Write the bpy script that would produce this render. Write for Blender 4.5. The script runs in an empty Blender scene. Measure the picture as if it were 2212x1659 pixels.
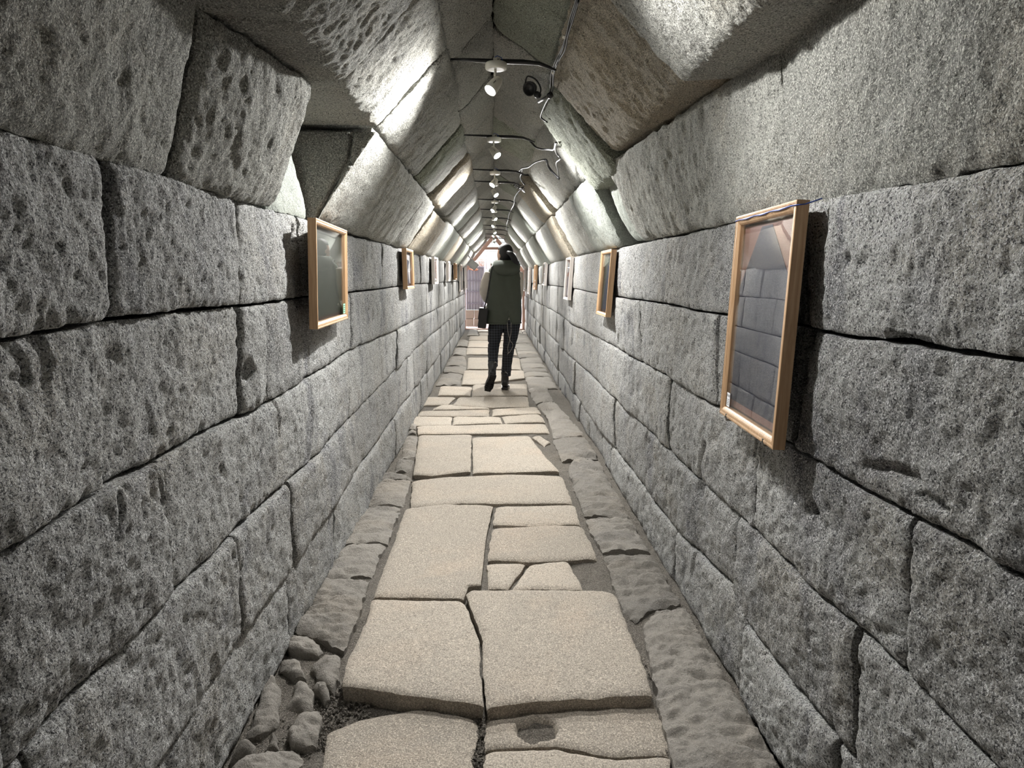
import bpy, bmesh, math, random
import numpy as np
from mathutils import Vector, Matrix, Quaternion
S = bpy.context.scene
COL = S.collection
random.seed(7)
rng = np.random.RandomState(11)

# ------------------------------------------------------------------ camera
F_PX, CX, CY = 1534.0, 1106.0, 829.5
HC = 1.28
PITCH = math.atan((CY-600)/F_PX)
YAW = math.atan((CX-1067)/F_PX*math.cos(PITCH))
cam_d = bpy.data.cameras.new('camera'); cam = bpy.data.objects.new('camera', cam_d); COL.objects.link(cam)
cam_d.sensor_width = 36.0; cam_d.lens = F_PX/2212*36.0; cam_d.clip_start = .02; cam_d.clip_end = 300
cam.location = (0, 0, HC)
cam.rotation_euler = (math.pi/2-PITCH, 0, -YAW)
S.camera = cam
RM = cam.rotation_euler.to_matrix()
RMn = np.array(RM)

# ------------------------------------------------------------------ world, sun, exposure
S.view_settings.view_transform = 'Standard'; S.view_settings.look = 'None'
S.view_settings.gamma = 1.0; S.view_settings.use_curve_mapping = False
S.view_settings.exposure = 0.0
W = bpy.data.worlds.new('sky'); S.world = W; W.use_nodes = True
wn = W.node_tree.nodes; wn.clear()
wo = wn.new('ShaderNodeOutputWorld'); wb = wn.new('ShaderNodeBackground')
wb.inputs[0].default_value = (.86, .92, 1, 1); wb.inputs[1].default_value = 4.5
W.node_tree.links.new(wb.outputs[0], wo.inputs[0])
sd = bpy.data.lights.new('sun', 'SUN'); sd.energy = 9; sd.angle = math.radians(.6); sd.color = (1, .95, .88)
so = bpy.data.objects.new('sun', sd); COL.objects.link(so); so.rotation_euler = (math.radians(38), 0, math.radians(-150))
LAMP_W = 172.0
LAMP_COL = (1.0, .985, .955)

# ------------------------------------------------------------------ helpers
def ray(px, py):
    return RMn @ np.array([(px-CX)/F_PX, -(py-CY)/F_PX, -1.0])
def onx(px, py, x):
    d = ray(px, py); return np.array([0, 0, HC]) + d*(x/d[0])
def onz(px, py, z=0.0):
    d = ray(px, py); return np.array([0, 0, HC]) + d*((z-HC)/d[2])
def ony(px, py, y):
    d = ray(px, py); return np.array([0, 0, HC]) + d*(y/d[1])
def onpl(px, py, p, n):
    d = ray(px, py); o = np.array([0, 0, HC]); n = np.array(n, float)
    return o + d*(np.dot(np.array(p)-o, n)/np.dot(d, n))

def _h(ix, iy, iz):
    n = (ix*73856093) ^ (iy*19349663) ^ (iz*83492791)
    n = (n ^ (n >> 13)) & 0x7fffffff
    n = (n*1274126177) & 0x7fffffff
    n = n ^ (n >> 16)
    n = (n*668265263) & 0x7fffffff
    return ((n >> 8) & 0xffff)/65535.0
def vnoise(P):
    Pi = np.floor(P).astype(np.int64); f = P-Pi; f = f*f*f*(f*(f*6-15)+10)
    x, y, z = Pi[:, 0], Pi[:, 1], Pi[:, 2]; r = 0
    for a in (0, 1):
        for b in (0, 1):
            for c in (0, 1):
                w = (f[:, 0] if a else 1-f[:, 0])*(f[:, 1] if b else 1-f[:, 1])*(f[:, 2] if c else 1-f[:, 2])
                r = r + w*_h(x+a, y+b, z+c)
    return r*2-1
RQ = np.array(Quaternion((.6, .5, -.4, .48)).normalized().to_matrix())
def fbm(P, s, o=3, g=.5):
    r = 0; a = 1.0; Q = (P @ RQ.T)/s
    for i in range(o):
        r = r + a*vnoise(Q+i*17.3); Q = Q*2.03; a *= g
    return r

def link_mesh(name, verts, faces, mat, parent=None, smooth=True, kind=None):
    me = bpy.data.meshes.new(name); me.from_pydata([tuple(map(float, v)) for v in verts], [], faces)
    me.materials.append(mat)
    if smooth: me.polygons.foreach_set('use_smooth', [True]*len(me.polygons))
    me.update()
    o = bpy.data.objects.new(name, me); COL.objects.link(o)
    if parent: o.parent = parent
    if kind: o['kind'] = kind
    return o
def fast_mesh(name, V, Q, mat, parent=None):
    me = bpy.data.meshes.new(name)
    me.vertices.add(len(V)); me.vertices.foreach_set('co', V.astype(np.float32).ravel())
    n = len(Q); me.loops.add(n*4); me.loops.foreach_set('vertex_index', Q.astype(np.int32).ravel())
    me.polygons.add(n); me.polygons.foreach_set('loop_start', np.arange(0, n*4, 4, dtype=np.int32))
    me.polygons.foreach_set('loop_total', np.full(n, 4, dtype=np.int32))
    me.polygons.foreach_set('use_smooth', np.ones(n, dtype=bool))
    me.update(calc_edges=True); me.validate()
    me.materials.append(mat)
    o = bpy.data.objects.new(name, me); COL.objects.link(o)
    if parent is not None: o.parent = parent
    return o
def tag(o, label=None, cat=None, group=None, kind=None):
    if label: o['label'] = label
    if cat: o['category'] = cat
    if group: o['group'] = group
    if kind: o['kind'] = kind
    return o
def empty(name, loc=(0, 0, 0), **k):
    o = bpy.data.objects.new(name, None); COL.objects.link(o); o.location = loc; o.empty_display_size = .1
    return tag(o, **k)

# ------------------------------------------------------------------ materials
def nt(name):
    m = bpy.data.materials.new(name); m.use_nodes = True
    t = m.node_tree; t.nodes.clear()
    out = t.nodes.new('ShaderNodeOutputMaterial'); b = t.nodes.new('ShaderNodeBsdfPrincipled')
    t.links.new(b.outputs[0], out.inputs[0]); return m, t, b
def flat(name, col, rough=.6, metal=0, emit=None, es=0, coat=0):
    m, t, b = nt(name)
    b.inputs['Base Color'].default_value = (*col, 1); b.inputs['Roughness'].default_value = rough
    b.inputs['Metallic'].default_value = metal; b.inputs['Coat Weight'].default_value = coat
    if emit: b.inputs['Emission Color'].default_value = (*emit, 1); b.inputs['Emission Strength'].default_value = es
    nz = t.nodes.new('ShaderNodeTexNoise'); nz.inputs['Scale'].default_value = 30
    tc = t.nodes.new('ShaderNodeTexCoord'); t.links.new(tc.outputs['Object'], nz.inputs['Vector'])
    mx = t.nodes.new('ShaderNodeMix'); mx.data_type = 'RGBA'
    mx.inputs[6].default_value = (*[c*.88 for c in col], 1); mx.inputs[7].default_value = (*[min(1, c*1.1) for c in col], 1)
    t.links.new(nz.outputs[0], mx.inputs[0]); t.links.new(mx.outputs[2], b.inputs['Base Color'])
    return m
def ramp(t, src, p0, p1, c0=(0, 0, 0, 1), c1=(1, 1, 1, 1)):
    r = t.nodes.new('ShaderNodeValToRGB'); r.color_ramp.elements[0].position = p0; r.color_ramp.elements[1].position = p1
    r.color_ramp.elements[0].color = c0; r.color_ramp.elements[1].color = c1
    t.links.new(src, r.inputs[0]); return r.outputs[0]
def mixc(t, fac, a, b, mode='MIX'):
    m = t.nodes.new('ShaderNodeMix'); m.data_type = 'RGBA'; m.blend_type = mode
    for i, v in ((0, fac), (6, a), (7, b)):
        if isinstance(v, (float, int)): m.inputs[i].default_value = v
        elif isinstance(v, tuple): m.inputs[i].default_value = (*v, 1) if len(v) == 3 else v
        else: t.links.new(v, m.inputs[i])
    return m.outputs[2]
def noise(t, vec, scale, detail=3, rough=.55, dist=0):
    n = t.nodes.new('ShaderNodeTexNoise'); n.inputs['Scale'].default_value = scale; n.inputs['Detail'].default_value = detail
    n.inputs['Roughness'].default_value = rough; n.inputs['Distortion'].default_value = dist
    t.links.new(vec, n.inputs['Vector']); return n.outputs[0]
def stone_mat(name, light, dark, warm, stain, speck=1.0, bump=.55, warm_amt=.5, fine=1.0, stain_amt=.6, pit=1.0, relief=1.0):
    m, t, b = nt(name); L = t.links
    geo = t.nodes.new('ShaderNodeNewGeometry'); oi = t.nodes.new('ShaderNodeObjectInfo')
    pos = geo.outputs['Position']
    # per stone colour
    base = mixc(t, ramp(t, oi.outputs['Random'], .0, 1.0), tuple(min(.9, c*1.08) for c in light), tuple(c*.72 for c in light))
    wn_ = noise(t, pos, 2.3, 4, .6, .6)
    base = mixc(t, ramp(t, wn_, .5, .72, (0, 0, 0, 1), (warm_amt,)*3+(1,)), base, warm)
    mp = t.nodes.new('ShaderNodeMapping'); L.new(pos, mp.inputs[0]); mp.inputs['Location'].default_value = (7.1, 3.3, 1.9); mp.inputs['Scale'].default_value = (1, 1, .55)
    sn = noise(t, mp.outputs[0], 3.1, 5, .62, .9)
    base = mixc(t, ramp(t, sn, .52, .68, (0, 0, 0, 1), (stain_amt,)*3+(1,)), base, stain)
    # crystals
    n0 = noise(t, pos, 75, 4, .75)
    base = mixc(t, ramp(t, n0, .50, .60, (0, 0, 0, 1), (.55*speck,)*3+(1,)), base, tuple(c*.5 for c in light))
    n1 = noise(t, pos, 170, 3, .7)
    base = mixc(t, ramp(t, n1, .53, .58, (0, 0, 0, 1), (.9*speck,)*3+(1,)), base, dark)
    n2 = noise(t, pos, 230, 2, .6)
    base = mixc(t, ramp(t, n2, .54, .60, (0, 0, 0, 1), (.8*speck,)*3+(1,)), base, tuple(min(.88, c*1.6) for c in light))
    L.new(base, b.inputs['Base Color']); b.inputs['Roughness'].default_value = .93
    b.inputs['Specular IOR Level'].default_value = .25
    bp1 = t.nodes.new('ShaderNodeBump'); bp1.inputs['Strength'].default_value = min(1, bump*1.3); bp1.inputs['Distance'].default_value = .026*relief
    h1 = noise(t, pos, 60, 5, .78, .25); vo = t.nodes.new('ShaderNodeTexVoronoi'); vo.inputs['Scale'].default_value = 58; L.new(pos, vo.inputs['Vector'])
    hm = mixc(t, .35*pit, ramp(t, h1, .32, .68), ramp(t, vo.outputs['Distance'], .12, .5)); L.new(hm, bp1.inputs['Height'])
    bp2 = t.nodes.new('ShaderNodeBump'); bp2.inputs['Strength'].default_value = .95*fine; bp2.inputs['Distance'].default_value = .005
    h2 = noise(t, pos, 200, 2, .8); L.new(h2, bp2.inputs['Height']); L.new(bp1.outputs[0], bp2.inputs['Normal'])
    L.new(bp2.outputs[0], b.inputs['Normal'])
    return m
M_WALL = stone_mat('granite_grey', (.58, .58, .56), (.07, .07, .075), (.54, .49, .40), (.13, .135, .16), stain_amt=.85)
M_VAULT = stone_mat('granite_vault', (.50, .50, .46), (.14, .14, .13), (.54, .48, .38), (.18, .175, .17), stain_amt=.5)
M_WARM = stone_mat('granite_ochre', (.50, .45, .36), (.14, .12, .10), (.55, .42, .26), (.25, .22, .18), stain_amt=.3)
M_PALE = stone_mat('granite_pale', (.50, .53, .48), (.25, .27, .25), (.5, .5, .42), (.33, .36, .34), speck=.5)
M_GREEN = stone_mat('granite_green', (.38, .40, .33), (.09, .10, .08), (.3, .3, .22), (.12, .13, .10))
M_SLAB = stone_mat('limestone_slab', (.47, .42, .355), (.21, .185, .155), (.50, .40, .31), (.33, .30, .26), speck=.85, bump=.4, warm_amt=.6, fine=.5, stain_amt=.75, pit=.6, relief=.35)
M_KERB = stone_mat('worn_kerb_stone', (.36, .335, .30), (.24, .225, .20), (.40, .34, .27), (.22, .21, .20), speck=.35, bump=.5, fine=.4, stain_amt=.5, pit=.4, relief=.7)
M_MORTAR = stone_mat('lime_mortar', (.62, .62, .56), (.4, .4, .36), (.6, .56, .46), (.4, .4, .36), speck=.2, bump=.8)
M_EARTH = stone_mat('packed_earth', (.33, .30, .26), (.13, .115, .10), (.36, .31, .25), (.17, .15, .13), speck=.8, bump=.7, pit=.8)
M_DARK = stone_mat('joint_rubble', (.12, .115, .10), (.05, .05, .045), (.12, .11, .09), (.06, .06, .055))

# ------------------------------------------------------------------ stone builder
PITS = []
CRACKS = []      # (polyline points Nx3, width, depth)
def res_for(y):
    return min(.09, max(.0072, .0040*abs(y)))
def build_patch(name, PF, lenu, lenv, outdir, depth, mat, parent, rough=1.0, bulge=.0, off=0.0, nrm=None,
                edge=.008, edgew=.010, seed=0, res=None, pits=1.0, wob=.006, ridge=0):
    """PF(u,v)->Nx3 points on the surface, nrm the outward (visible) direction or None to compute"""
    uu = np.linspace(0, 1, 2)
    c = PF(np.array([.5]), np.array([.5]))[0]
    r = res or res_for(max(.9, np.linalg.norm(c-np.array([0, 0, HC]))))
    nu = int(min(190, max(3, math.ceil(lenu/r)))); nv = int(min(110, max(3, math.ceil(lenv/r))))
    # grid with a tight ring at the border
    def axis(n, length):
        a = np.linspace(0, 1, n+1); e = min(.2/n, .25) if length <= 0 else min(.35/n, .004/length)
        return np.concatenate([[0], [e], a[1:-1], [1-e], [1]])
    au, av = axis(nu, lenu), axis(nv, lenv)
    U, Vv = np.meshgrid(au, av); U = U.ravel(); Vv = Vv.ravel()
    P = PF(U, Vv); nU, nV = len(au), len(av)
    if nrm is None:
        e = 1e-3
        du = PF(np.clip(U+e, 0, 1), Vv)-PF(np.clip(U-e, 0, 1), Vv); dv = PF(U, np.clip(Vv+e, 0, 1))-PF(U, np.clip(Vv-e, 0, 1))
        N = np.cross(du, dv); N /= (np.linalg.norm(N, axis=1, keepdims=True)+1e-12)
        if np.dot(N.mean(0), -np.array(outdir)) < 0: N = -N
    else:
        N = np.tile(np.array(nrm, float), (len(P), 1))
    D = np.minimum(np.minimum(U, 1-U)*lenu, np.minimum(Vv, 1-Vv)*lenv)
    du_ = np.minimum(U, 1-U)*lenu; dv_ = np.minimum(Vv, 1-Vv)*lenv
    # edge wobble, in the surface plane towards the centre
    P0 = P.copy(); s3 = seed*3.17
    wb_ = (fbm(P0+s3, .055, 3)*.7+.4)*wob
    ctr = P.mean(0); dirc = ctr-P; dirc -= N*(np.sum(dirc*N, 1, keepdims=True)); dirc /= (np.linalg.norm(dirc, axis=1, keepdims=True)+1e-9)
    fall = np.exp(-D/.025)
    P = P+dirc*(wb_*fall)[:, None]
    k = rough
    h = off+k*(.008*fbm(P0+s3, .30, 2)+.0042*fbm(P0, .06, 4, .6))
    if r < .03:
        p = fbm(P0*np.array([1, 1, .8]), .024, 2, .5); h -= k*pits*.0048*np.clip(p-.10, 0, .7)*1.6; h -= k*pits*.004*np.clip(fbm(P0, .014, 1)-.1, 0, 1)
        h += k*.0018*fbm(P0, .016, 1)
    if ridge:
        h += ridge*(1-2.2*np.abs(fbm(P0*np.array([.45, 1.5, 1]), .055, 3, .5)))+ridge*.8*fbm(P0, .12, 2)
    h += bulge*(1-(2*U-1)**2)*(1-(2*Vv-1)**2*.5)
    h -= edge*(np.exp(-(du_/edgew))+np.exp(-(dv_/edgew)))
    for (pc_, pr_, pd_) in PITS:
        dd_ = np.sqrt((((P0-pc_)/np.array(pr_))**2).sum(1))+.22*fbm(P0, .03, 2)
        h -= pd_*np.clip((1.12-dd_)/.22, 0, 1)
    for (cp, cw, cd) in CRACKS:
        if np.min(np.abs(P0-cp.mean(0)).sum(1)) < 1.2:
            dm = np.full(len(P0), 9.)
            for i in range(len(cp)-1):
                a, b_ = cp[i], cp[i+1]; ab = b_-a; tt = np.clip(((P0-a)@ab)/(ab@ab), 0, 1)
                dm = np.minimum(dm, np.linalg.norm(P0-(a+tt[:, None]*ab), axis=1))
            h -= cd*np.exp(-(dm/cw)**2)
    P = P+N*h[:, None]
    idx = np.arange(nU*nV).reshape(nV, nU)
    Q = np.stack([idx[:-1, :-1], idx[:-1, 1:], idx[1:, 1:], idx[1:, :-1]], -1).reshape(-1, 4)
    # skirt
    ringi = np.concatenate([idx[0, :], idx[1:, -1], idx[-1, -2::-1], idx[-2:0:-1, 0]])
    R0 = P[ringi]; out = np.array(outdir, float); nr = len(ringi); nb = len(P)
    steps = [0, .35, 1.0]; VV = [P]
    for s_ in steps:
        jit = (fbm(R0+5*s_, .06, 2)*.006)[:, None]*(1 if s_ > 0 else 0)
        VV.append(R0+out*(depth*s_)+(ctr-R0)*.02*(s_ > 0)+jit*np.array([.3, 1, .8]))
    a = np.arange(nr); b_ = (a+1) % nr
    for i in range(len(steps)-1):
        s0 = nb+i*nr; s1 = nb+(i+1)*nr
        Q = np.concatenate([Q, np.stack([s0+b_, s0+a, s1+a, s1+b_], -1)])
    V = np.concatenate(VV)
    # orient
    v0 = V[Q[len(au)*2]]; fn = np.cross(v0[1]-v0[0], v0[2]-v0[0])
    if np.dot(fn, N.mean(0)) < 0: Q = Q[:, ::-1]
    return fast_mesh(name, V, Q, mat, parent)

def coons(sides):
    """sides: list of four polylines (Nx3) going round; returns PF"""
    cur = []
    for s in sides:
        s = np.array(s, float); d = np.concatenate([[0], np.cumsum(np.linalg.norm(np.diff(s, axis=0), axis=1))]); d /= d[-1]
        cur.append((s, d))
    def ev(i, t):
        s, d = cur[i]; return np.stack([np.interp(t, d, s[:, j]) for j in range(3)], 1)
    A, B, C, Dd = cur[0][0][0], cur[0][0][-1], cur[1][0][-1], cur[2][0][-1]
    def PF(u, v):
        b = ev(0, u); r = ev(1, v); tp = ev(2, 1-u); l = ev(3, 1-v)
        u = u[:, None]; v = v[:, None]
        return (1-v)*b+v*tp+(1-u)*l+u*r-((1-u)*(1-v)*A+u*(1-v)*B+u*v*C+(1-u)*v*Dd)
    L = [np.linalg.norm(np.diff(c[0], axis=0), axis=1).sum() for c in cur]
    return PF, max(L[0], L[2]), max(L[1], L[3])
def poly_sides(pts):
    """pts: tuples are corners (4 of them), lists are in-between points; 3D arrays given in parallel"""
    n = len(pts); sides = []
    def straight(i):
        a = pts[i-1][0]-pts[i][0]; b = pts[(i+1) % n][0]-pts[i][0]
        return np.dot(a, b)/(np.linalg.norm(a)*np.linalg.norm(b))
    ci = [i for i, (p, c) in enumerate(pts) if c]
    while len(ci) > 4: ci.remove(min(ci, key=straight))
    while len(ci) < 4: ci = sorted(ci+[max([i for i in range(n) if i not in ci], key=straight)])
    for k in range(4):
        i = ci[k]; j = ci[(k+1) % 4]; s = [pts[i][0]]
        while i != j:
            i = (i+1) % n; s.append(pts[i][0])
        sides.append(np.array(s))
    return sides

# ================================================================== WALLS
XL, XR = -.726, .774
YEND = 18.0
def curve_from_px(pts, x, zfar):
    P = np.array([onx(a, b, x) for a, b in pts]); y = P[:, 1]; z = P[:, 2]
    o = np.argsort(y); y = y[o]; z = z[o]
    y = np.concatenate([[-3.0], y, [YEND+.3]]) if y[-1] < YEND else np.concatenate([[-3.0], y])
    z = np.concatenate([[z[0]], z, [zfar]]) if len(y) == len(z)+2 else np.concatenate([[z[0]], z])
    return y, z
LB = [  # left wall, course lines from the top
 [(0,270),(115,303),(230,340),(310,365),(425,400),(525,430),(565,443),(620,458),(670,473),(750,504),(850,530),(935,548)],
 [(0,735),(60,730),(115,718),(195,700),(243,690),(320,682),(430,668),(515,661),(575,656),(640,645),(668,641),(760,632),(830,623),(865,618),(905,613)],
 [(0,1200),(80,1150),(150,1102),(210,1070),(280,1030),(350,995),(425,950),(465,926),(540,895),(600,860),(650,828),(720,784),(775,747),(860,712),(935,672)],
 [(30,1655),(155,1505),(280,1380),(375,1282),(450,1215),(520,1140),(620,1045),(685,985),(750,912),(820,840),(900,752)],
 [(330,1655),(430,1515),(525,1370),(620,1250),(700,1122),(760,1040),(835,930),(900,835)]]
RB = [
 [(2212,345),(2000,388),(1831,415),(1760,430),(1700,446),(1600,475),(1560,483),(1500,498),(1470,507),(1415,515),(1350,531),(1320,538),(1280,546),(1230,557)],
 [(2212,780),(2110,765),(2050,758),(1940,737),(1830,728),(1745,710),(1680,695),(1567,680),(1500,671),(1430,655),(1355,645),(1270,630),(1240,623)],
 [(2212,1262),(2131,1210),(2031,1150),(1966,1117),(1846,1050),(1771,1002),(1696,960),(1620,915),(1551,880),(1500,853),(1460,828),(1430,806),(1375,777),(1330,751),(1280,723),(1238,701),(1200,674)],
 [(2140,1659),(2031,1545),(1956,1463),(1876,1380),(1756,1278),(1651,1168),(1571,1096),(1500,1030),(1430,962),(1393,925),(1340,876),(1300,836),(1262,800),(1232,772)],
 [(1850,1659),(1781,1570),(1706,1480),(1610,1345),(1582,1270),(1540,1225),(1462,1150),(1405,1075),(1337,983),(1270,895)]]
LZ = [HC+.22, HC-.082, HC-.39, HC-.717, HC-1.056]
RZ = [HC+.18, HC-.112, HC-.45, HC-.76, HC-1.094]
Lc = [curve_from_px(p, XL, z) for p, z in zip(LB, LZ)]+[(np.array([-3, 19.]), np.array([-.03, -.03]))]
Rc = [curve_from_px(p, XR, z) for p, z in zip(RB, RZ)]+[(np.array([-3, 19.]), np.array([-.03, -.03]))]
# joints: per course list of (x_top,y_top,x_bottom,y_bottom,gap m)
LJ = [
 [(229,340,242,692,.028),(512,432,522,662,.020),(650,480,655,640,.010),(676,478,680,645,.02),(828,524,830,622,.004),(874,536,876,618,.008)],
 [(524,661,529,850,.012),(577,656,581,868,.004),(668,641,671,815,.01),(760,632,762,760,.003),(862,618,863,711,.006)],
 [(353,995,372,1284,.008),(672,815,676,987,.006),(758,757,757,905,.004),(860,712,858,800,.005),(928,676,926,726,.005)],
 [(505,1158,525,1368,.008),(622,1045,634,1215,.035),(765,893,765,1030,.004),(883,772,880,862,.005)],
 [(475,1440,470,1640,.006),(625,1245,628,1335,.008),(727,1082,724,1165,.01),(852,905,853,952,.008)]]
RJ = [
 [(1728,441,1738,712,.05),(1310,540,1305,636,.008),(1232,557,1229,622,.006)],
 [(1745,712,1706,962,.05),(1551,678,1547,878,.005),(1382,648,1385,782,.006),(1330,641,1329,748,.022),(1218,619,1214,688,.006)],
 [(1968,1118,1945,1448,.012),(1638,925,1622,1138,.007),(1443,818,1440,972,.010),(1297,735,1297,833,.004),(1235,700,1232,772,.006)],
 [(1845,1352,1834,1640,.010),(1588,1112,1582,1270,.012),(1394,926,1390,1058,.008),(1326,862,1328,968,.045),(1262,802,1262,880,.005)],
 [(1610,1345,1598,1500,.014),(1458,1146,1455,1250,.01),(1394,1062,1387,1150,.012),(1318,958,1316,1020,.008)]]
def joints(J, x, k, seed):
    r = random.Random(seed); out = []
    for (a, b, c, d, g) in J[k]:
        out.append((onx(a, b, x)[1], onx(c, d, x)[1], g))
    out.sort()
    near = out[0]; y = min(near[0], near[1])-r.uniform(.5, .9); pre = []
    while y > -2.2:
        pre.append((y, y+r.uniform(-.02, .02), .008)); y -= r.uniform(.6, 1.0)
    pre.append((-2.6, -2.6, .005)); pre.reverse()
    y = max(out[-1][0], out[-1][1]); post = []
    while True:
        y += r.uniform(.38, .78)
        if y > YEND-.25: break
        post.append((y, y+r.uniform(-.03, .03), r.uniform(.003, .009)))
    post.append((YEND, YEND, .003))
    return pre+out+post
def zf(cv, y): return np.interp(y, cv[0], cv[1])

def wall(name, x, side, curves, J, mats, label):
    out = np.array([-side, 0, 0.])*-1*1.0
    o = np.array([float(side), 0, 0]); n = -o
    bx = x+side*.15
    ys = np.linspace(-2.6, YEND+.02, 90); ztop = np.interp(ys, *curves[0])-.01
    V = []; Fc = []
    for y, zt in zip(ys, ztop):
        for xx in (bx, bx+side*.25):
            V += [(xx, y, -.10), (xx, y, zt)]
    for i in range(len(ys)-1):
        a = i*4; b = a+4
        Fc += [(a, b, b+1, a+1), (a+2, a+3, b+3, b+2), (a+1, b+1, b+3, a+3), (a, a+2, b+2, b)]
    Fc += [(0, 1, 3, 2), (len(V)-4, len(V)-2, len(V)-1, len(V)-3)]
    w = link_mesh(name, V, Fc, M_DARK, smooth=False, kind='structure')
    cnt = 0
    for k in range(5):
        js = joints(J, x, k, 100+k+(50 if side > 0 else 0)); cv0, cv1 = curves[k], curves[k+1]
        for i in range(len(js)-1):
            (a0, a1, ag), (b0, b1, bg) = js[i], js[i+1]
            y0, y1 = (a0+a1)/2, (b0+b1)/2
            if y1-y0 < .03: continue
            gy0 = ag*(.75 if side < 0 else .75); gy1 = bg*.25; gz = .0035
            wseed = random.random()*50
            def PF(u, v, a0=a0, a1=a1, b0=b0, b1=b1, gy0=gy0, gy1=gy1, ws=wseed):
                # v 0 = bottom, 1 = top
                t = 1-v
                ya = a0+(a1-a0)*t+gy0; yb = b0+(b1-b0)*t-gy1
                y = ya+(yb-ya)*u
                zt = zf(cv0, y)-gz; zb = zf(cv1, y)+gz
                return np.stack([np.full_like(y, x), y, zb+(zt-zb)*v], 1)
            zc = zf(cv0, (y0+y1)/2)-zf(cv1, (y0+y1)/2)
            off = random.uniform(-.010, .010)
            m = M_WALL
            nm = build_patch('stone', PF, y1-y0, max(.1, zc), o, .17, m, w, rough=1.0, bulge=random.uniform(0, .010), off=off, nrm=n, seed=wseed, wob=.005)
            cnt += 1
    print(name, cnt)
    return w
# sockets and broken corners
for px_, py_, x_, ry_, rz_, dp_ in ((1758, 1103, XR, .018, .014, .05), (637, 512, XL, .035, .045, .035), (335, 468, XL, .006, .006, .02), (1830, 560, XR, .012, .012, .012), (1510, 1045, XR, .03, .05, .03), (1300, 985, XR, .03, .04, .03),
                                    (2010, 1085, XR, .05, .012, .014), (1338, 735, XR, .06, .03, .03), (540, 800, XL, .03, .03, .02), (100, 770, XL, .02, .05, .012), (1960, 735, XR, .08, .008, .02), (1640, 700, XR, .05, .015, .02)):
    PITS.append((onx(px_, py_, x_), (.2, ry_, rz_), dp_))
# hairline cracks in the faces
def crk(pts, x, w=.006, d=.02): CRACKS.append((np.array([onx(a, b, x) for a, b in pts]), w, d))
crk([(597,868),(602,905),(604,935),(603,950)], XL); crk([(248,1070),(250,1110),(240,1160)], XL); crk([(335,1010),(345,1060),(350,1085)], XL)
crk([(1630,915),(1632,960),(1626,985)], XR, .005); crk([(1500,1130),(1505,1180),(1498,1240)], XR); crk([(1505,1055),(1512,1010),(1525,960)], XR, .009, .03)
crk([(1300,705),(1302,760)], XR, .006); crk([(30,735),(62,790),(60,830)], XL, .008, .012)
crk([(1870,1010),(1930,1015),(1975,1040)], XR, .012, .02)
wall_l = wall('wall_left', XL, -1, Lc, LJ, None, '')
wall_r = wall('wall_right', XR, 1, Rc, RJ, None, '')

# ================================================================== VAULT
LP = [(-.726, .22), (-.465, .58), (-.173, .90), (0, 1.10)]
RP = [(.774, .18), (.545, .585), (.258, .93), (0, 1.10)]
ceil_v, ceil_f = [], []
shell = [(-1.35, .16), (-1.35, 1.0), (0, 1.75), (1.45, 1.0), (1.45, .14), (1.35, .14), (1.35, .95), (0, 1.62), (-1.25, .95), (-1.25, .16)]
for y in (-2.6, YEND+.02):
    for a, b in shell: ceil_v.append((a, y, HC+b))
ns = len(shell)
for i in range(ns): ceil_f.append((i, (i+1) % ns, (i+1) % ns+ns, i+ns))
ceil_f += [(0, 9, 8, 1), (1, 8, 7, 2), (2, 7, 6, 3), (3, 6, 5, 4), (10, 11, 18, 19), (11, 12, 17, 18), (12, 13, 16, 17), (13, 14, 15, 16)]
ceiling = link_mesh('ceiling', ceil_v, ceil_f, M_DARK, smooth=False, kind='structure')

def vstone(prof0, prof1, ya, yb, side, mat=None, off=0, bulge=.012, skew=0, top_off=0, rough=1.0, near_prof=None, depth=.30, gap=.004, seedk=0, skn=0, end_pts=None):
    """prof0 lower (x,dz), prof1 upper; ya near, yb far. near_prof=(lower,upper) at the near end when it differs."""
    (x0, z0), (x1, z1) = prof0, prof1
    n0, n1 = near_prof if near_prof else (prof0, prof1)
    A = np.array([n0[0], ya+gap+skn, HC+n0[1]+.003]); B = np.array([x0, yb-gap, HC+z0+.003]); C = np.array([x1, yb-gap+skew, HC+z1-.003]); D = np.array([n1[0], ya+gap+skew+skn, HC+n1[1]-.003])
    def PF(u, v):
        u = u[:, None]; v = v[:, None]
        return (1-u)*(1-v)*A+u*(1-v)*B+u*v*C+(1-u)*v*D
    ln = np.linalg.norm(B-A); lv = np.linalg.norm(D-A)
    return build_patch('stone', PF, ln, lv, (side, 0, 0), depth, mat or M_VAULT, ceiling, rough=rough, bulge=bulge, off=off, seed=random.random()*50, edge=.014, edgew=.022, wob=.009, pits=.6)
def yofx(px, x, dz):   # depth at which a point (x,dz) of the section is seen at column px
    f = (px-CX)/F_PX
    # px/f = (X cosY - y sinY)/(depth) -> solve numerically
    ys = np.linspace(.3, 19, 6000); d = np.stack([np.full_like(ys, x), ys, np.full_like(ys, dz)], 1) @ RMn
    return float(ys[np.argmin(np.abs(d[:, 0]/-d[:, 2]-f))])
# ---- left lower tier
t1 = [(679, M_VAULT, .0), (847, M_VAULT, -.004), (878, M_WARM, .012), (915, M_VAULT, 0), (935, M_PALE, 0), (954, M_WARM, -.004), (968, M_VAULT, 0), (979, M_GREEN, 0), (988, M_VAULT, 0)]
ys = [yofx(p, *LP[0]) for p, _, _ in t1]; yE = ys[-1]; y = yE
while y < YEND-.7: y += random.uniform(.6, 1.0); ys.append(min(y, YEND)); t1.append((0, random.choice([M_VAULT, M_VAULT, M_PALE, M_GREEN]), random.uniform(-.02, .02)))
ys[-1] = YEND
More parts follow.
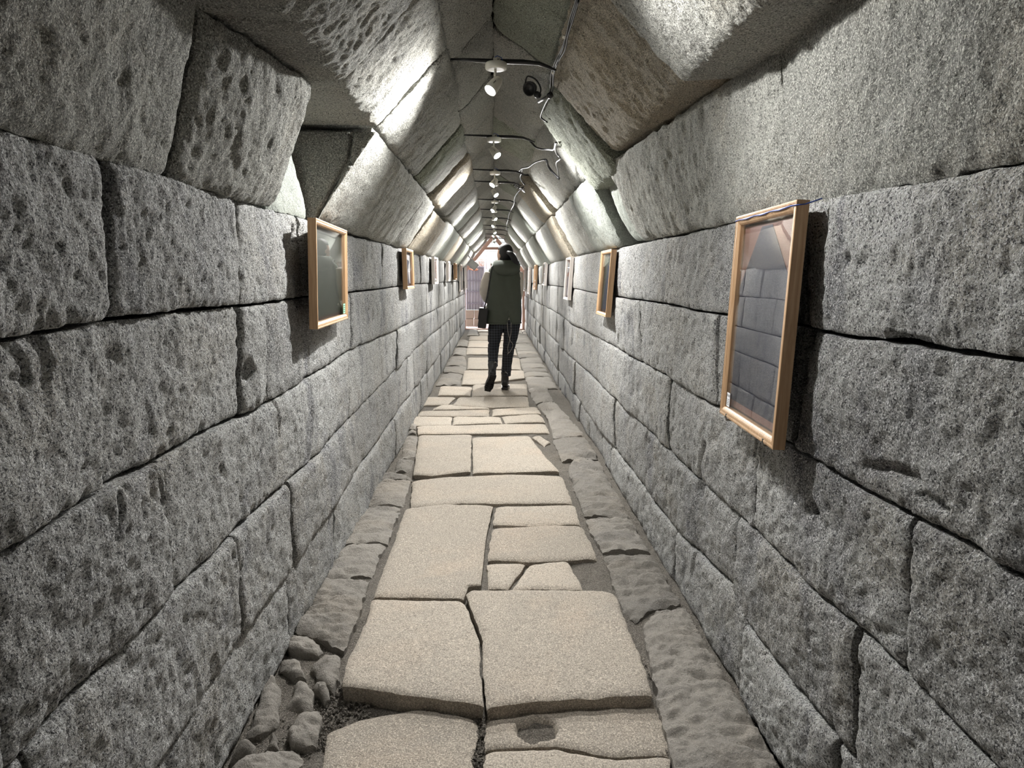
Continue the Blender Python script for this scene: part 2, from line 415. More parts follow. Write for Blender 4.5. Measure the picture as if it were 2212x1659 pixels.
# end face of the protruding stone carries a crack
yc = ys[0]
CRACKS.append((np.array([ony(757, 300, yc), ony(752, 345, yc), ony(722, 400, yc), ony(705, 430, yc), ony(685, 468, yc)]), .006, .02))
for i in range(len(ys)-1):
    p1 = LP[1]
    if i == 2: p1 = (-.487, .545)
    vstone(LP[0], p1, ys[i], ys[i+1], -1, t1[i][1], off=t1[i][2], bulge=.018, depth=.36)
# near, almost upright stones of the lower tier
def quadstone(A, B, C, D, side, mat, **k):
    """near-bottom, far-bottom, far-top, near-top corners as (x, y, dz)"""
    A, B, C, D = [np.array([p[0], p[1], HC+p[2]]) for p in (A, B, C, D)]
    def PF(u, v):
        u = u[:, None]; v = v[:, None]
        return (1-u)*(1-v)*A+u*(1-v)*B+u*v*C+(1-u)*v*D
    k.setdefault('pits', .45); k.setdefault('depth', .25); k.setdefault('bulge', .02)
    return build_patch('stone', PF, np.linalg.norm(B-A), np.linalg.norm(D-A), (side, 0, 0), k.pop('depth'), mat, ceiling, seed=random.random()*50, edge=.012, edgew=.02, wob=.008, **k)
yVA = yofx(372, -.72, .21); yVAt = yofx(447, -.62, .55)
yBf = yofx(597, -.726, .23); yBt = yofx(735, -.465, .58)-.02
quadstone((-.728, yVA+.012, .215), (-.728, yBf, .225), (-.530, yBt, .575), (-.625, yVAt+.012, .575), -1, M_VAULT, bulge=.035)
quadstone((-.728, .02, .22), (-.728, yVA, .215), (-.605, yVAt, .66), (-.60, .15, .68), -1, M_VAULT)
quadstone((-.728, -1.2, .22), (-.728, .01, .22), (-.60, .14, .68), (-.60, -1.1, .70), -1, M_VAULT)
quadstone((-.728, -2.6, .22), (-.728, -1.21, .22), (-.60, -1.11, .68), (-.60, -2.6, .70), -1, M_VAULT)
# cracked end of the protruding stone, facing the camera
EA, EB, EC, ED = [np.array([x, ys[0]-.006, HC+z]) for x, z in ((-.835, .215), (-.722, .225), (-.468, .575), (-.835, .575))]
CRACKS[-1] = (np.array([ony(a, b, ys[0]-.006) for a, b in ((760, 292), (752, 345), (722, 400), (705, 430), (683, 470))]), .005, .03)
CRACKS.append((np.array([ony(a, b, ys[0]-.006) for a, b in ((752, 345), (766, 362), (764, 376))]), .004, .015))
def PFe(u, v):
    u = u[:, None]; v = v[:, None]
    return (1-u)*(1-v)*EA+u*(1-v)*EB+u*v*EC+(1-u)*v*ED
build_patch('stone', PFe, .30, .35, (0, 1, 0), .02, M_VAULT, ceiling, nrm=(0, -1, 0), rough=.5, bulge=0, edge=.004, seed=3.3, wob=.003, res=.006)
# pale mortared stone recessed between them
quadstone((-.735, yBf+.006, .225), (-.735, ys[0]-.03, .235), (-.80, ys[0]-.03, .575), (-.80, yBf-.1, .575), -1, M_PALE, bulge=.0)
# ---- left second tier
bx = [736, 815, 868, 901, 917, 931, 949, 964, 979, 990, 1002, 1011, 1019]
mt = [M_VAULT, M_VAULT, M_VAULT, M_GREEN, M_VAULT, M_WARM, M_VAULT, M_VAULT, M_PALE, M_VAULT, M_PALE, M_VAULT, M_VAULT]
of = [0, .01, -.012, .0, -.02, .014, .0, .012, -.01, .012, -.012, .012, .0]
ys2 = [yofx(p, *LP[1]) for p in bx]; y = ys2[-1]
while y < YEND-.7: y += random.uniform(.6, 1.1); ys2.append(min(y, YEND)); mt.append(random.choice([M_VAULT, M_PALE, M_GREEN])); of.append(random.uniform(-.02, .02))
ys2[-1] = YEND
for i in range(len(ys2)-1): vstone(LP[1], LP[2], ys2[i], ys2[i+1], -1, mt[i], off=of[i], bulge=.012, depth=.40)
# near block of the second tier and the ones over the camera
yb0 = .98
vstone((-.468, .575), LP[2], yb0, ys2[0]-.002, -1, M_VAULT, off=.012, bulge=.01, depth=.40)
vstone((-.60, .80), LP[2], -.3, yb0, -1, M_VAULT, depth=.3); vstone((-.60, .80), LP[2], -1.4, -.3, -1, M_VAULT, depth=.3); vstone((-.60, .80), LP[2], -2.6, -1.4, -1, M_VAULT, depth=.3)
# ---- third tier, both sides
for sgn, pr in ((-1, LP), (1, RP)):
    y = -2.6; i = 0; brk = [-1.3, .2, 1.5, 2.45, 3.3, 4.2, 5.0, 5.9, 6.7, 7.6, 8.5, 9.4, 10.4, 11.3, 12.3, 13.2, 14.2, 15.2, 16.2, 17.1, YEND]
    for b in brk:
        b2 = b+(.0 if b == YEND else (.12 if sgn > 0 else -.05))
        vstone(pr[2], (-sgn*.010, 1.108), y, b2, sgn, M_VAULT if sgn < 0 else [M_VAULT, M_GREEN, M_VAULT][i % 3], off=random.uniform(-.006, .01), bulge=.006, depth=.45); y = b2; i += 1
# ---- right second tier
rx = [1462, 1315, 1268, 1196, 1177, 1157, 1145, 1135, 1127]
mr = [M_WARM, M_GREEN, M_VAULT, M_WARM, M_VAULT, M_PALE, M_VAULT, M_PALE, M_VAULT]
ofr = [.012, .0, -.045, .012, -.02, .012, -.01, .01, 0]
ysr = [yofx(p, .56, .585) for p in rx]; y = ysr[-1]
while y < YEND-.7: y += random.uniform(.6, 1.1); ysr.append(min(y, YEND)); mr.append(random.choice([M_VAULT, M_PALE, M_GREEN])); ofr.append(random.uniform(-.02, .02))
ysr[-1] = YEND
for i in range(len(ysr)-1):
    if i == 0: vstone((.585, .585), RP[2], ysr[0], ysr[1], 1, M_WARM, off=.0, bulge=.012, depth=.35)
    elif i == 1: vstone((.60, .50), RP[2], ysr[1], ysr[2], 1, M_GREEN, off=-.01, bulge=.03, depth=.35)
    else: vstone(RP[1], RP[2], ysr[i], ysr[i+1], 1, mr[i], off=ofr[i], bulge=.015, depth=.40)
vstone((.590, .585), (.262, .93), .85, ysr[0]-.002, 1, M_VAULT, off=.022, bulge=.012, depth=.35)
vstone((.64, .80), RP[2], -.3, .85, 1, depth=.3); vstone((.64, .80), RP[2], -1.4, -.3, 1, depth=.3); vstone((.64, .80), RP[2], -2.6, -1.4, 1, depth=.3)
# ---- right lower tier
rb = [(1385, M_PALE, -.06), (1345, M_PALE, .0), (1290, M_VAULT, -.03), (1240, M_WARM, .014), (1226, M_VAULT, -.01), (1200, M_VAULT, -.02), (1186, M_PALE, .015), (1172, M_PALE, -.01), (1160, M_VAULT, 0)]
yr = [yofx(p, *RP[0]) for p, _, _ in rb]; y = yr[-1]
while y < YEND-.7: y += random.uniform(.6, 1.0); yr.append(min(y, YEND)); rb.append((0, random.choice([M_VAULT, M_PALE]), random.uniform(-.02, .02)))
yr[-1] = YEND
for i in range(len(yr)-1):
    vstone(RP[0], (RP[1][0]+(.06 if i == 0 else 0), RP[1][1]-(.0 if i else .03)), yr[i], yr[i+1], 1, rb[i][1], off=rb[i][2], bulge=.02, depth=.36)
yk = onx(1690, 430, .774)[1]; ykt = onx(1612, 150, .735)[1]
vstone(RP[0], (.567, .57), yk, yr[0]-.005, 1, M_VAULT, bulge=.015, depth=.25, near_prof=((.776, .17), (.735, .60)), off=0, skn=0)
vstone((.776, .165), (.738, .86), .25, yk, 1, M_VAULT, bulge=.02, depth=.25, skew=ykt-yk)
vstone((.776, .165), (.738, .86), -1.1, .25, 1, M_VAULT, bulge=.02, depth=.25, skew=ykt-yk)
vstone((.776, .165), (.738, .86), -2.6, -1.1, 1, M_VAULT, bulge=.02, depth=.25, skew=ykt-yk)
# added unseen wall behind the camera, keeps sky light out of the passage
link_mesh('wall_back_light_stop', [(-1.4, -2.7, -.1), (1.5, -2.7, -.1), (1.5, -2.7, 3.1), (-1.4, -2.7, 3.1), (-1.4, -2.6, -.1), (1.5, -2.6, -.1), (1.5, -2.6, 3.1), (-1.4, -2.6, 3.1)],
          [(0, 1, 2, 3), (4, 7, 6, 5), (0, 4, 5, 1), (2, 6, 7, 3), (0, 3, 7, 4), (1, 5, 6, 2)], M_WALL, smooth=False, kind='structure')

# ================================================================== FLOOR
gx = np.linspace(-.9, .95, 75); gy = np.linspace(-2.6, YEND+.02, 600)
GX, GY = np.meshgrid(gx, gy); G0 = np.stack([GX.ravel(), GY.ravel(), np.zeros(GX.size)], 1)
G = G0.copy(); G[:, 2] = -.052+.027*np.clip((GY.ravel()-1.9)/.8, 0, 1)+.008*fbm(G0, .3, 2)+.006*fbm(G0, .05, 3)
idx = np.arange(len(G)).reshape(len(gy), len(gx))
Q = np.stack([idx[:-1, :-1], idx[:-1, 1:], idx[1:, 1:], idx[1:, :-1]], -1).reshape(-1, 4)
floor = fast_mesh('floor', G, Q, M_EARTH); floor['kind'] = 'structure'
def slab(pts, z=0.0, mat=M_SLAB, name='slab', rough=.35, bulge=0, edge=.010, edgew=.014, depth=.12, wob=.006, res=None, pits=.1, off=0, ridge=0):
    P = [(onz(p[0], p[1], z), isinstance(p, tuple)) for p in pts]
    PF, lu, lv = coons(poly_sides(P))
    return build_patch(name, PF, lu, lv, (0, 0, -1), depth, mat, floor, rough=rough, bulge=bulge, nrm=(0, 0, 1), edge=edge, edgew=edgew, wob=wob, res=res, seed=random.random()*40, pits=pits, off=off, ridge=ridge)
# the slab with the round worn hole
PITS.append((onz(1162, 1574, -.03), (.058, .052, .15), .045))
pit_c = onz(1162, 1576, -.03)
SL = [
 ([(1045,1613),[1200,1607],[1330,1632],(1449,1624),[1432,1560],(1411,1500),[1300,1503],[1200,1512],[1105,1519],(1048,1546)], -.03),
 ([(1045,1700),(1452,1700),(1452,1629),[1330,1637],[1200,1612],(1045,1617)], -.03),
 ([(680,1720),(1026,1720),[1022,1630],[1033,1600],(1030,1548),[912,1525],[780,1550],(706,1576)], -.03),
 ([(1050,1524),[1200,1506],(1412,1496),[1400,1458],[1350,1330],(1328,1277),[1300,1272],[1020,1270],(1005,1276),[1020,1322],[1042,1380],[1040,1450]], .022),
 ([(735,1475),[770,1480],[850,1492],[940,1505],(1046,1515),[1038,1450],[1038,1385],[1015,1325],(1002,1294),(803,1290),[790,1340],[750,1420]], .024),
 ([(806,1286),(1003,1289),[1012,1265],[1040,1262],[1052,1150],(1066,1089),[960,1086],(876,1095),[845,1180]], .012),
 ([(886,1093),[1000,1085],(1238,1084),(1215,1026),[1100,1023],[960,1028],(890,1036)], .005),
 ([(1064,1130),[1150,1134],(1254,1128),(1242,1088),(1071,1092)], .005),
 ([(1053,1205),[1150,1211],(1290,1204),[1278,1170],(1256,1132),[1200,1131],(1063,1137)], .005),
 ([(1054,1265),(1098,1267),[1128,1228],(1136,1213),(1050,1213)], -.005),
 ([(1106,1270),(1261,1270),[1240,1232],(1226,1207),[1180,1212],(1143,1216)], 0),
 ([(892,1022),[930,1026],(1017,1014),(1019,937),(905,938)], .012),
 ([(1021,1018),[1100,1018],(1208,1014),[1180,985],(1144,940),(1020,943)], .012),
 ([(903,936),(1188,933),(1178,913),[1090,915],(900,920)], 0),
 ([(885,918),(974,917),(978,899),(889,899)], 0),
 ([(977,915),(1086,912),(1081,899),(980,899)], 0),
 ([(1091,912),(1178,909),[1172,900],(1163,893),(1083,898)], 0),
 ([(900,897),(1056,897),(1058,884),(908,887)], .004),
 ([(1062,896),(1169,891),(1160,878),(1064,882)], .004),
 ([(933,883),(1058,881),(1058,876),[1000,872],(950,874)], 0),
 ([(975,875),[1060,879],(1144,877),(1141,855),(990,857),[985,865]], .008),
 ([(914,874),(968,873),(985,857),(921,856)], 0),
 ([(1019,855),(1140,852),(1138,828),(1022,830)], .01),
 ([(946,851),(1016,853),(1020,835),(952,833)], .02),
 ([(997,829),(1040,829),[1060,824],(1134,815),(1131,799),(1003,799)], .01),
 ([(1009,796),(1126,797),(1122,772),(1011,772)], .005),
 ([(1007,764),(1117,766),(1113,752),(1008,751)], 0),
 ([(1010,749),(1114,750),(1110,736),(1013,735)], .004),
 ([(1013,734),(1109,734),(1107,725),(1015,725)], 0),
 ([(1148,942),(1166,939),(1189,953),(1176,962)], .0),
]
for cp_ in ([(1120,1610),(1160,1640),(1200,1659)], [(938,1083),(1010,1080),(1100,1082)], [(1150,1150),(1200,1165),(1262,1160)], [(900,1380),(930,1440),(925,1490)]):
    CRACKS.append((np.array([onz(a, b, 0) for a, b in cp_]), .004, .004))
for pts, z in SL: slab(pts, z)
y0 = onz(1060, 724)[1]+.02; y = y0
while y < YEND-.4:
    d = random.uniform(.35, .7); y1 = min(y+d, YEND); xs = [-.62, random.uniform(-.42, -.30), random.uniform(.0, .15), random.uniform(.38, .45), .66]
    for a, b in zip(xs[:-1], xs[1:]):
        PF = lambda u, v, a=a+.01, b=b-.01, y=y, y1=y1-.015: np.stack([a+(b-a)*u, y+(y1-y)*v, np.zeros_like(u)], 1)
        build_patch('slab', PF, b-a, y1-y, (0, 0, -1), .12, M_SLAB if abs(a+b) < .8 else M_KERB, floor, rough=.4, nrm=(0, 0, 1), edge=.01, seed=y, off=random.uniform(-.01, .01))
    y = y1
# slabs passing behind and under the camera
for (a, b, y0_, y1_) in [(-.45, -.03, .95, 1.62), (0, .47, .95, 1.60), (-.45, .0, .2, .93), (.02, .47, .1, .93), (-.45, .47, -.8, .18), (-.45, .47, -1.8, -.82), (-.45, .47, -2.6, -1.82)]:
    PF = lambda u, v, a=a, b=b, y=y0_, y1=y1_: np.stack([a+(b-a)*u, y+(y1-y)*v, np.full_like(u, -.03)], 1)
    build_patch('slab', PF, b-a, y1_-y0_, (0, 0, -1), .12, M_SLAB, floor, rough=.4, nrm=(0, 0, 1), edge=.01, res=.05)
for (a, b) in ((-.75, -.5), (.5, .8)):
    for (y0_, y1_) in ((.3, 1.4), (-.9, .28), (-2.5, -.92)):
        PF = lambda u, v, a=a, b=b, y=y0_, y1=y1_: np.stack([a+(b-a)*u, y+(y1-y)*v, np.full_like(u, -.03)], 1)
        build_patch('kerb_stone', PF, b-a, y1_-y0_, (0, 0, -1), .12, M_KERB, floor, rough=1, nrm=(0, 0, 1), edge=.01, res=.05)
KL = [  # worn stones along both walls
 [(785,1087),(872,1088),[882,1060],(888,1035),(812,1038)],
 [(733,1172),(838,1172),[850,1145],(869,1091),(783,1090)],
 [(698,1240),(803,1240),[812,1222],(834,1177),(732,1177)],
 [(636,1362),[690,1378],(742,1400),[775,1335],(801,1244),(697,1244)],
 [(868,985),(900,981),(903,939),(872,938)],
 [(851,1014),(889,1012),(895,990),(862,988)],
 [(815,1035),(893,1032),[880,1022],(850,1018),(826,1018)],
 [(880,934),(899,934),(899,926),(882,926)], [(882,925),(899,925),(899,918),(884,918)],
 [(958,804),(1006,805),(1008,791),(960,791)], [(963,789),(1008,789),[1008,778],(1003,769),(975,769)],
 [(979,766),(1006,766),(1009,752),(984,750)], [(986,748),(1010,748),(1013,736),(991,735)],
 [(941,831),(994,828),(1000,806),(955,806)],
 [(1158,872),(1196,864),(1180,832),(1140,840)],
 [(1182,906),[1195,943],(1262,937),[1230,900],(1197,866),(1160,874)],
 [(1214,994),(1292,991),[1288,980],(1264,940),(1192,947)],
 [(1262,1110),(1360,1114),[1330,1058],(1296,996),[1240,992],(1226,1010),[1238,1050]],
 [(1301,1194),(1406,1192),(1363,1119),(1264,1117),[1280,1160]],
 [(1352,1322),[1375,1335],[1400,1320],(1474,1305),(1411,1199),(1304,1200),[1320,1252]],
 [(1467,1700),(1718,1720),[1640,1572],[1590,1490],[1530,1392],(1481,1312),[1420,1322],(1386,1348),[1402,1420],[1417,1500],[1443,1600]],
]
for p in KL: slab(p, .0, M_KERB, 'kerb_stone', ridge=.008, rough=1.6, bulge=.012, edge=.012, edgew=.03, pits=.5, wob=.012)
# right kerb further off
y = onz(1160, 838)[1]; 
while y < YEND-.5:
    y1 = min(y+random.uniform(.35, .7), YEND)
    for (a, b) in ((.40, .75),) if y < y0 else ((.67, .76),):
        PF = lambda u, v, a=a, b=b, y=y, y1=y1-.02: np.stack([a+(b-a)*u, y+(y1-y)*v, np.zeros_like(u)], 1)
        build_patch('kerb_stone', PF, b-a, y1-y, (0, 0, -1), .12, M_KERB, floor, rough=1.4, bulge=.01, nrm=(0, 0, 1), edge=.012, seed=y, wob=.012)
    y = y1
RK = [
 [(612,1392),(625,1406),[690,1413],(704,1400),[668,1370],(632,1366)],
 [(664,1434),[700,1478],(720,1486),(736,1455),(735,1416),[700,1410],],
 [(610,1520),(676,1522),[678,1492],(660,1470),(640,1472)],
 [(676,1482),(701,1510),(713,1500),[706,1472],(680,1466)],
 [(618,1580),(626,1606),[660,1608],(685,1600),[698,1548],(690,1522),[640,1534]],
 [(528,1576),[560,1578],(600,1552),[609,1512],(607,1476),(566,1466),[556,1505]],
 [(568,1614),(605,1608),(600,1584),(580,1590)],
 [(455,1720),(640,1720),[654,1628],(640,1606),[580,1618],(498,1640)],
 [(602,1440),(634,1463),(662,1460),[652,1428],(616,1412)],
 [(492,1630),(546,1620),(556,1600),(508,1600)],
 [(574,1478),(560,1498),(604,1470),(590,1452)],
]
for p in RK:
    ps = [p_ for p_ in p]
    slab(ps, -.012, M_KERB, 'kerb_stone', ridge=.007, rough=1.6, bulge=.014, edge=.014, edgew=.014, depth=.06, wob=.012, pits=.3)
# loose grit in the open joints and the missing corner: one heap of stuff
gv, gf = [], []
def grit(px0, py0, px1, py1, n, smin=.003, smax=.009, z=-.045):
    for _ in range(n):
        p = onz(random.uniform(px0, px1), random.uniform(py0, py1), z); s = random.uniform(smin, smax)
        b = len(gv); q = Quaternion((random.random(), random.random(), random.random(), random.random())).normalized()
        for v in ((1, 0, 0), (-1, 0, 0), (0, 1, 0), (0, -1, 0), (0, 0, .7), (0, 0, -.7)):
            w = q @ Vector(v); gv.append((p[0]+w.x*s, p[1]+w.y*s, p[2]+w.z*s+s*.4))
        for f in ((0, 2, 4), (2, 1, 4), (1, 3, 4), (3, 0, 4), (2, 0, 5), (1, 2, 5), (3, 1, 5), (0, 3, 5)): gf.append(tuple(i+b for i in f))
grit(1232, 1206, 1312, 1272, 260); grit(690, 1485, 800, 1620, 420); grit(1018, 1545, 1048, 1659, 150); grit(1415, 1500, 1470, 1659, 200, .002, .006)
grit(1380, 1340, 1415, 1480, 80, .002, .006); grit(1050, 1210, 1060, 1262, 30); grit(1200, 1000, 1300, 1260, 200, .002, .006); grit(800, 1100, 880, 1300, 150, .002, .005); grit(540, 1400, 700, 1640, 300, .002, .006)
go = link_mesh('grit', gv, gf, M_EARTH, floor, smooth=False); go['kind'] = 'stuff'

# ================================================================== LAMPS
def tube(pts, r, n=8, cap=True):
    pts = [Vector(p) for p in pts]; V = []; Fc = []
    up0 = Vector((0, 0, 1))
    for i, p in enumerate(pts):
        d = (pts[min(i+1, len(pts)-1)]-pts[max(i-1, 0)]).normalized()
        a = d.cross(up0)
        if a.length < 1e-3: a = d.cross(Vector((1, 0, 0)))
        a.normalize(); b = d.cross(a)
        rr = r[i] if isinstance(r, (list, tuple)) else r
        for k in range(n):
            t = 2*math.pi*k/n; V.append(p+a*math.cos(t)*rr+b*math.sin(t)*rr)
    for i in range(len(pts)-1):
        for k in range(n):
            Fc.append((i*n+k, i*n+(k+1) % n, (i+1)*n+(k+1) % n, (i+1)*n+k))
    if cap:
        Fc.append(tuple(range(n))[::-1]); Fc.append(tuple(range((len(pts)-1)*n, len(pts)*n)))
    return V, Fc
def lathe(prof, axis_o, axis_d, n=24):
    """prof (r, h) along axis_d"""
    d = Vector(axis_d).normalized(); a = d.cross(Vector((0, 1, 0)))
    if a.length < 1e-3: a = d.cross(Vector((1, 0, 0)))
    a.normalize(); b = d.cross(a); o = Vector(axis_o); V = []; Fc = []
    for r, h in prof:
        for k in range(n):
            t = 2*math.pi*k/n; V.append(o+d*h+(a*math.cos(t)+b*math.sin(t))*max(r, 1e-5))
    for i in range(len(prof)-1):
        for k in range(n): Fc.append((i*n+k, i*n+(k+1) % n, (i+1)*n+(k+1) % n, (i+1)*n+k))
    Fc.append(tuple(range(n))[::-1]); Fc.append(tuple(range((len(prof)-1)*n, len(prof)*n)))
    return V, Fc
def add(a, b):
    V, Fc = a; V2, F2 = b; k = len(V); return V+V2, Fc+[tuple(i+k for i in f) for f in F2]
def boxvf(x0, y0, z0, x1, y1, z1):
    V = [Vector(p) for p in ((x0, y0, z0), (x1, y0, z0), (x1, y1, z0), (x0, y1, z0), (x0, y0, z1), (x1, y0, z1), (x1, y1, z1), (x0, y1, z1))]
    return V, [(0, 3, 2, 1), (4, 5, 6, 7), (0, 1, 5, 4), (1, 2, 6, 5), (2, 3, 7, 6), (3, 0, 4, 7)]
def part(name, vf, mat, parent, smooth=False, bevel=0):
    o = link_mesh(name, vf[0], vf[1], mat, parent, smooth)
    if smooth:
        for p in o.data.polygons:
            if len(p.vertices) > 4: p.use_smooth = False
    if bevel:
        bm = bmesh.new(); bm.from_mesh(o.data); bmesh.ops.bevel(bm, geom=bm.edges[:], offset=bevel, segments=2, affect='EDGES', profile=.7)
        bm.to_mesh(o.data); bm.free()
    return o
M_BAR = flat('black_rod', (.018, .018, .02), .35); M_WHT = flat('lamp_white', (.72, .70, .64), .4); M_CABLE = flat('black_cable', (.012, .012, .014), .55)
M_GREYC = flat('grey_cable', (.09, .09, .09), .6); M_BLUEW = flat('blue_wire', (.05, .1, .4), .5)
M_LENS = flat('lit_lens', (1, 1, 1), .3, emit=(.95, .99, 1), es=30)
lamp_y = [(2.02, 1), (3.1, -1), (4.68, 1), (6.12, -1), (6.85, 1), (8.4, -1), (9.6, 1), (10.9, -1), (12.5, 1), (13.5, -1), (14.9, 1), (16.3, -1)]
ordn = ['nearest, cut by the top edge', 'second nearest, aimed left', 'third from the camera, aimed right', 'fourth from the camera, aimed left',
        'fifth from the camera, aimed right', 'sixth from the camera, aimed left', 'seventh from the camera', 'eighth from the camera', 'ninth from the camera',
        'tenth from the camera', 'eleventh from the camera', 'last before the gate']
ZB = HC+.885
for i, (ly, sg) in enumerate(lamp_y):
    x0 = .012 if i % 2 else .004
    # rod across the vault, ends resting in the joint under the top stones
    jx = [0.012*math.sin(i*2.1+k) for k in range(5)]
    V = tube([(-.185, ly+.01, ZB+.010), (-.09, ly, ZB+.004), (0, ly, ZB), (.12, ly, ZB-.002), (.19, ly, ZB-.008), (.262, ly-.005, ZB-.035)], [.0035, .007, .009, .010, .008, .004], 10)
    L = empty('spot_lamp', (0, 0, 0)); tag(L, 'white spot lamp on a black rod, '+ordn[i], 'lamp', 'spot lamps along the vault')
    part('support_rod', V, M_BAR, L, True)
    base = lathe([(.030, 0), (.043, .001), (.0445, .004), (.0445, .022), (.042, .026), (.02, .0265)], (x0, ly-.012, ZB-.036), (0, 0, 1), 28)
    part('mounting_plate', base, M_WHT, L, True)
    part('terminal', add(boxvf(x0-.012, ly-.024, ZB-.010, x0+.006, ly-.006, ZB+.008), boxvf(x0+.009, ly-.022, ZB-.010, x0+.018, ly-.008, ZB+.002)), M_WHT, L, bevel=.002)
    part('wire', tube([(x0-.01, ly-.02, ZB+.006), (x0+.005, ly-.025, ZB+.014), (x0+.022, ly-.026, ZB+.006), (x0+.028, ly-.025, ZB-.01)], .0018, 6), M_BLUEW, L, True)
    part('stem', tube([(x0-.003, ly-.014, ZB-.036), (x0-.003, ly-.014, ZB-.078)], .0055, 10), M_WHT, L, True)
    d = Vector((sg*.52, -.42, -.74)).normalized()
    piv = Vector((x0-.002+0*sg, ly-.016, ZB-.092)); c0 = piv-d*.028
    head = lathe([(.004, 0), (.016, .001), (.021, .012), (.025, .035), (.0275, .062), (.0275, .072), (.0245, .072), (.0235, .066)], c0, d, 28)
    part('lamp_head', head, M_WHT, L, True)
    part('knuckle', lathe([(.006, -.010), (.007, 0), (.006, .010)], piv+Vector((0, 0, .012)), (0, 1, 0), 12), M_WHT, L, True)
    # vents on the head
    vv = ([], [])
    for k in range(3):
        p = c0+d*(.03+.007*k)-Vector((0, .0262, 0)); vv = add(vv, boxvf(p.x-.0012, p.y-.0012, p.z-.008, p.x+.0012, p.y+.0012, p.z+.008))
    part('vent_slot', vv, M_BAR, L)
    part('lens', lathe([(.0232, .0655), (.0232, .071), (.018, .0745), (.001, .076)], c0, d, 24), M_LENS, L, True)
    sp = bpy.data.lights.new('spot_light', 'SPOT'); sp.energy = LAMP_W*(.36 if i == 0 else .8 if i == 1 else 1); sp.spot_size = math.radians(150); sp.spot_blend = 1.0; sp.shadow_soft_size = .022; sp.color = LAMP_COL
    spo = bpy.data.objects.new('spot_light', sp); COL.objects.link(spo); spo.parent = L
    spo.location = c0+d*.105; spo.rotation_euler = d.to_track_quat('-Z', 'Y').to_euler()
# one more lamp of the row hangs behind the camera
spb = bpy.data.lights.new('spot_behind', 'SPOT'); spb.energy = LAMP_W*.05; spb.spot_size = math.radians(150); spb.spot_blend = .9; spb.shadow_soft_size = .03; spb.color = LAMP_COL
sbo = bpy.data.objects.new('spot_behind', spb); COL.objects.link(sbo); sbo.location = (0, -.4, ZB-.12); sbo.rotation_euler = Vector((.5, -.1, -.7)).to_track_quat('-Z', 'Y').to_euler()

# ================================================================== FRAMES
def wood_mat(name, a, b):
    m, t, bs = nt(name); L = t.links; tc = t.nodes.new('ShaderNodeTexCoord'); mp = t.nodes.new('ShaderNodeMapping')
    mp.inputs['Scale'].default_value = (60, 60, 4); L.new(tc.outputs['Object'], mp.inputs[0])
    n = noise(t, mp.outputs[0], 2.0, 4, .6, .4); L.new(ramp(t, n, .3, .7, (*a, 1), (*b, 1)), bs.inputs['Base Color'])
    bs.inputs['Roughness'].default_value = .5; return m
M_WOOD = wood_mat('pale_oak', (.40, .24, .12), (.58, .38, .22)); M_WHITEF = wood_mat('white_wood', (.66, .60, .56), (.80, .75, .71)); M_BROWN = flat('dark_mount', (.045, .022, .017), .5)
M_LINE = flat('inlay', (.80, .66, .42), .5)
m_, t_, b_ = nt('glazing'); 
for nd in [b_]: t_.nodes.remove(nd)
gl = t_.nodes.new('ShaderNodeBsdfGlossy'); gl.inputs['Roughness'].default_value = .004; tr = t_.nodes.new('ShaderNodeBsdfTransparent'); mxs = t_.nodes.new('ShaderNodeMixShader'); fr = t_.nodes.new('ShaderNodeFresnel'); fr.inputs['IOR'].default_value = 1.52
fm = t_.nodes.new('ShaderNodeMath'); fm.operation = 'MULTIPLY'; fm.inputs[1].default_value = .36; t_.links.new(fr.outputs[0], fm.inputs[0]); t_.links.new(fm.outputs[0], mxs.inputs[0]); t_.links.new(tr.outputs[0], mxs.inputs[1]); t_.links.new(gl.outputs[0], mxs.inputs[2]); t_.links.new(mxs.outputs[0], [n for n in t_.nodes if n.type == 'OUTPUT_MATERIAL'][0].inputs[0])
M_GLASS = m_
M_ART1 = flat('art_brown', (.30, .17, .14), .6); M_ART2 = flat('art_navy', (.012, .018, .045), .5); M_ART3 = flat('art_green', (.04, .048, .034), .5)
M_ART4 = flat('art_pale', (.55, .55, .56), .5); M_LBL = flat('paper_label', (.8, .82, .85), .6); M_LBLG = flat('green_label', (.35, .75, .5), .6); M_INK = flat('ink', (.03, .03, .04), .6)
M_HOOK = flat('steel_hook', (.45, .45, .43), .35, .9)
def fquad(px, xt, xb, rz=2.6):
    """px: near-top, far-top, far-bottom, near-bottom of the front face"""
    side = 1 if xt > 0 else -1; a = math.radians(rz); n = (-side*math.cos(a), math.sin(a), 0)
    def ym(x): return (onx(px[0][0], px[0][1], x)[1]+onx(px[1][0], px[1][1], x)[1])/2
    yb = (onx(*px[2], xb)[1]+onx(*px[3], xb)[1])/2; xt = xt*yb/ym(xt)     # top and bottom rail at the same distance
    pt = (xt, ym(xt), 0); pb = (xb, ym(xt), 0)
    return [onpl(px[0][0], px[0][1], pt, n), onpl(px[1][0], px[1][1], pt, n), onpl(px[2][0], px[2][1], pb, n), onpl(px[3][0], px[3][1], pb, n)]
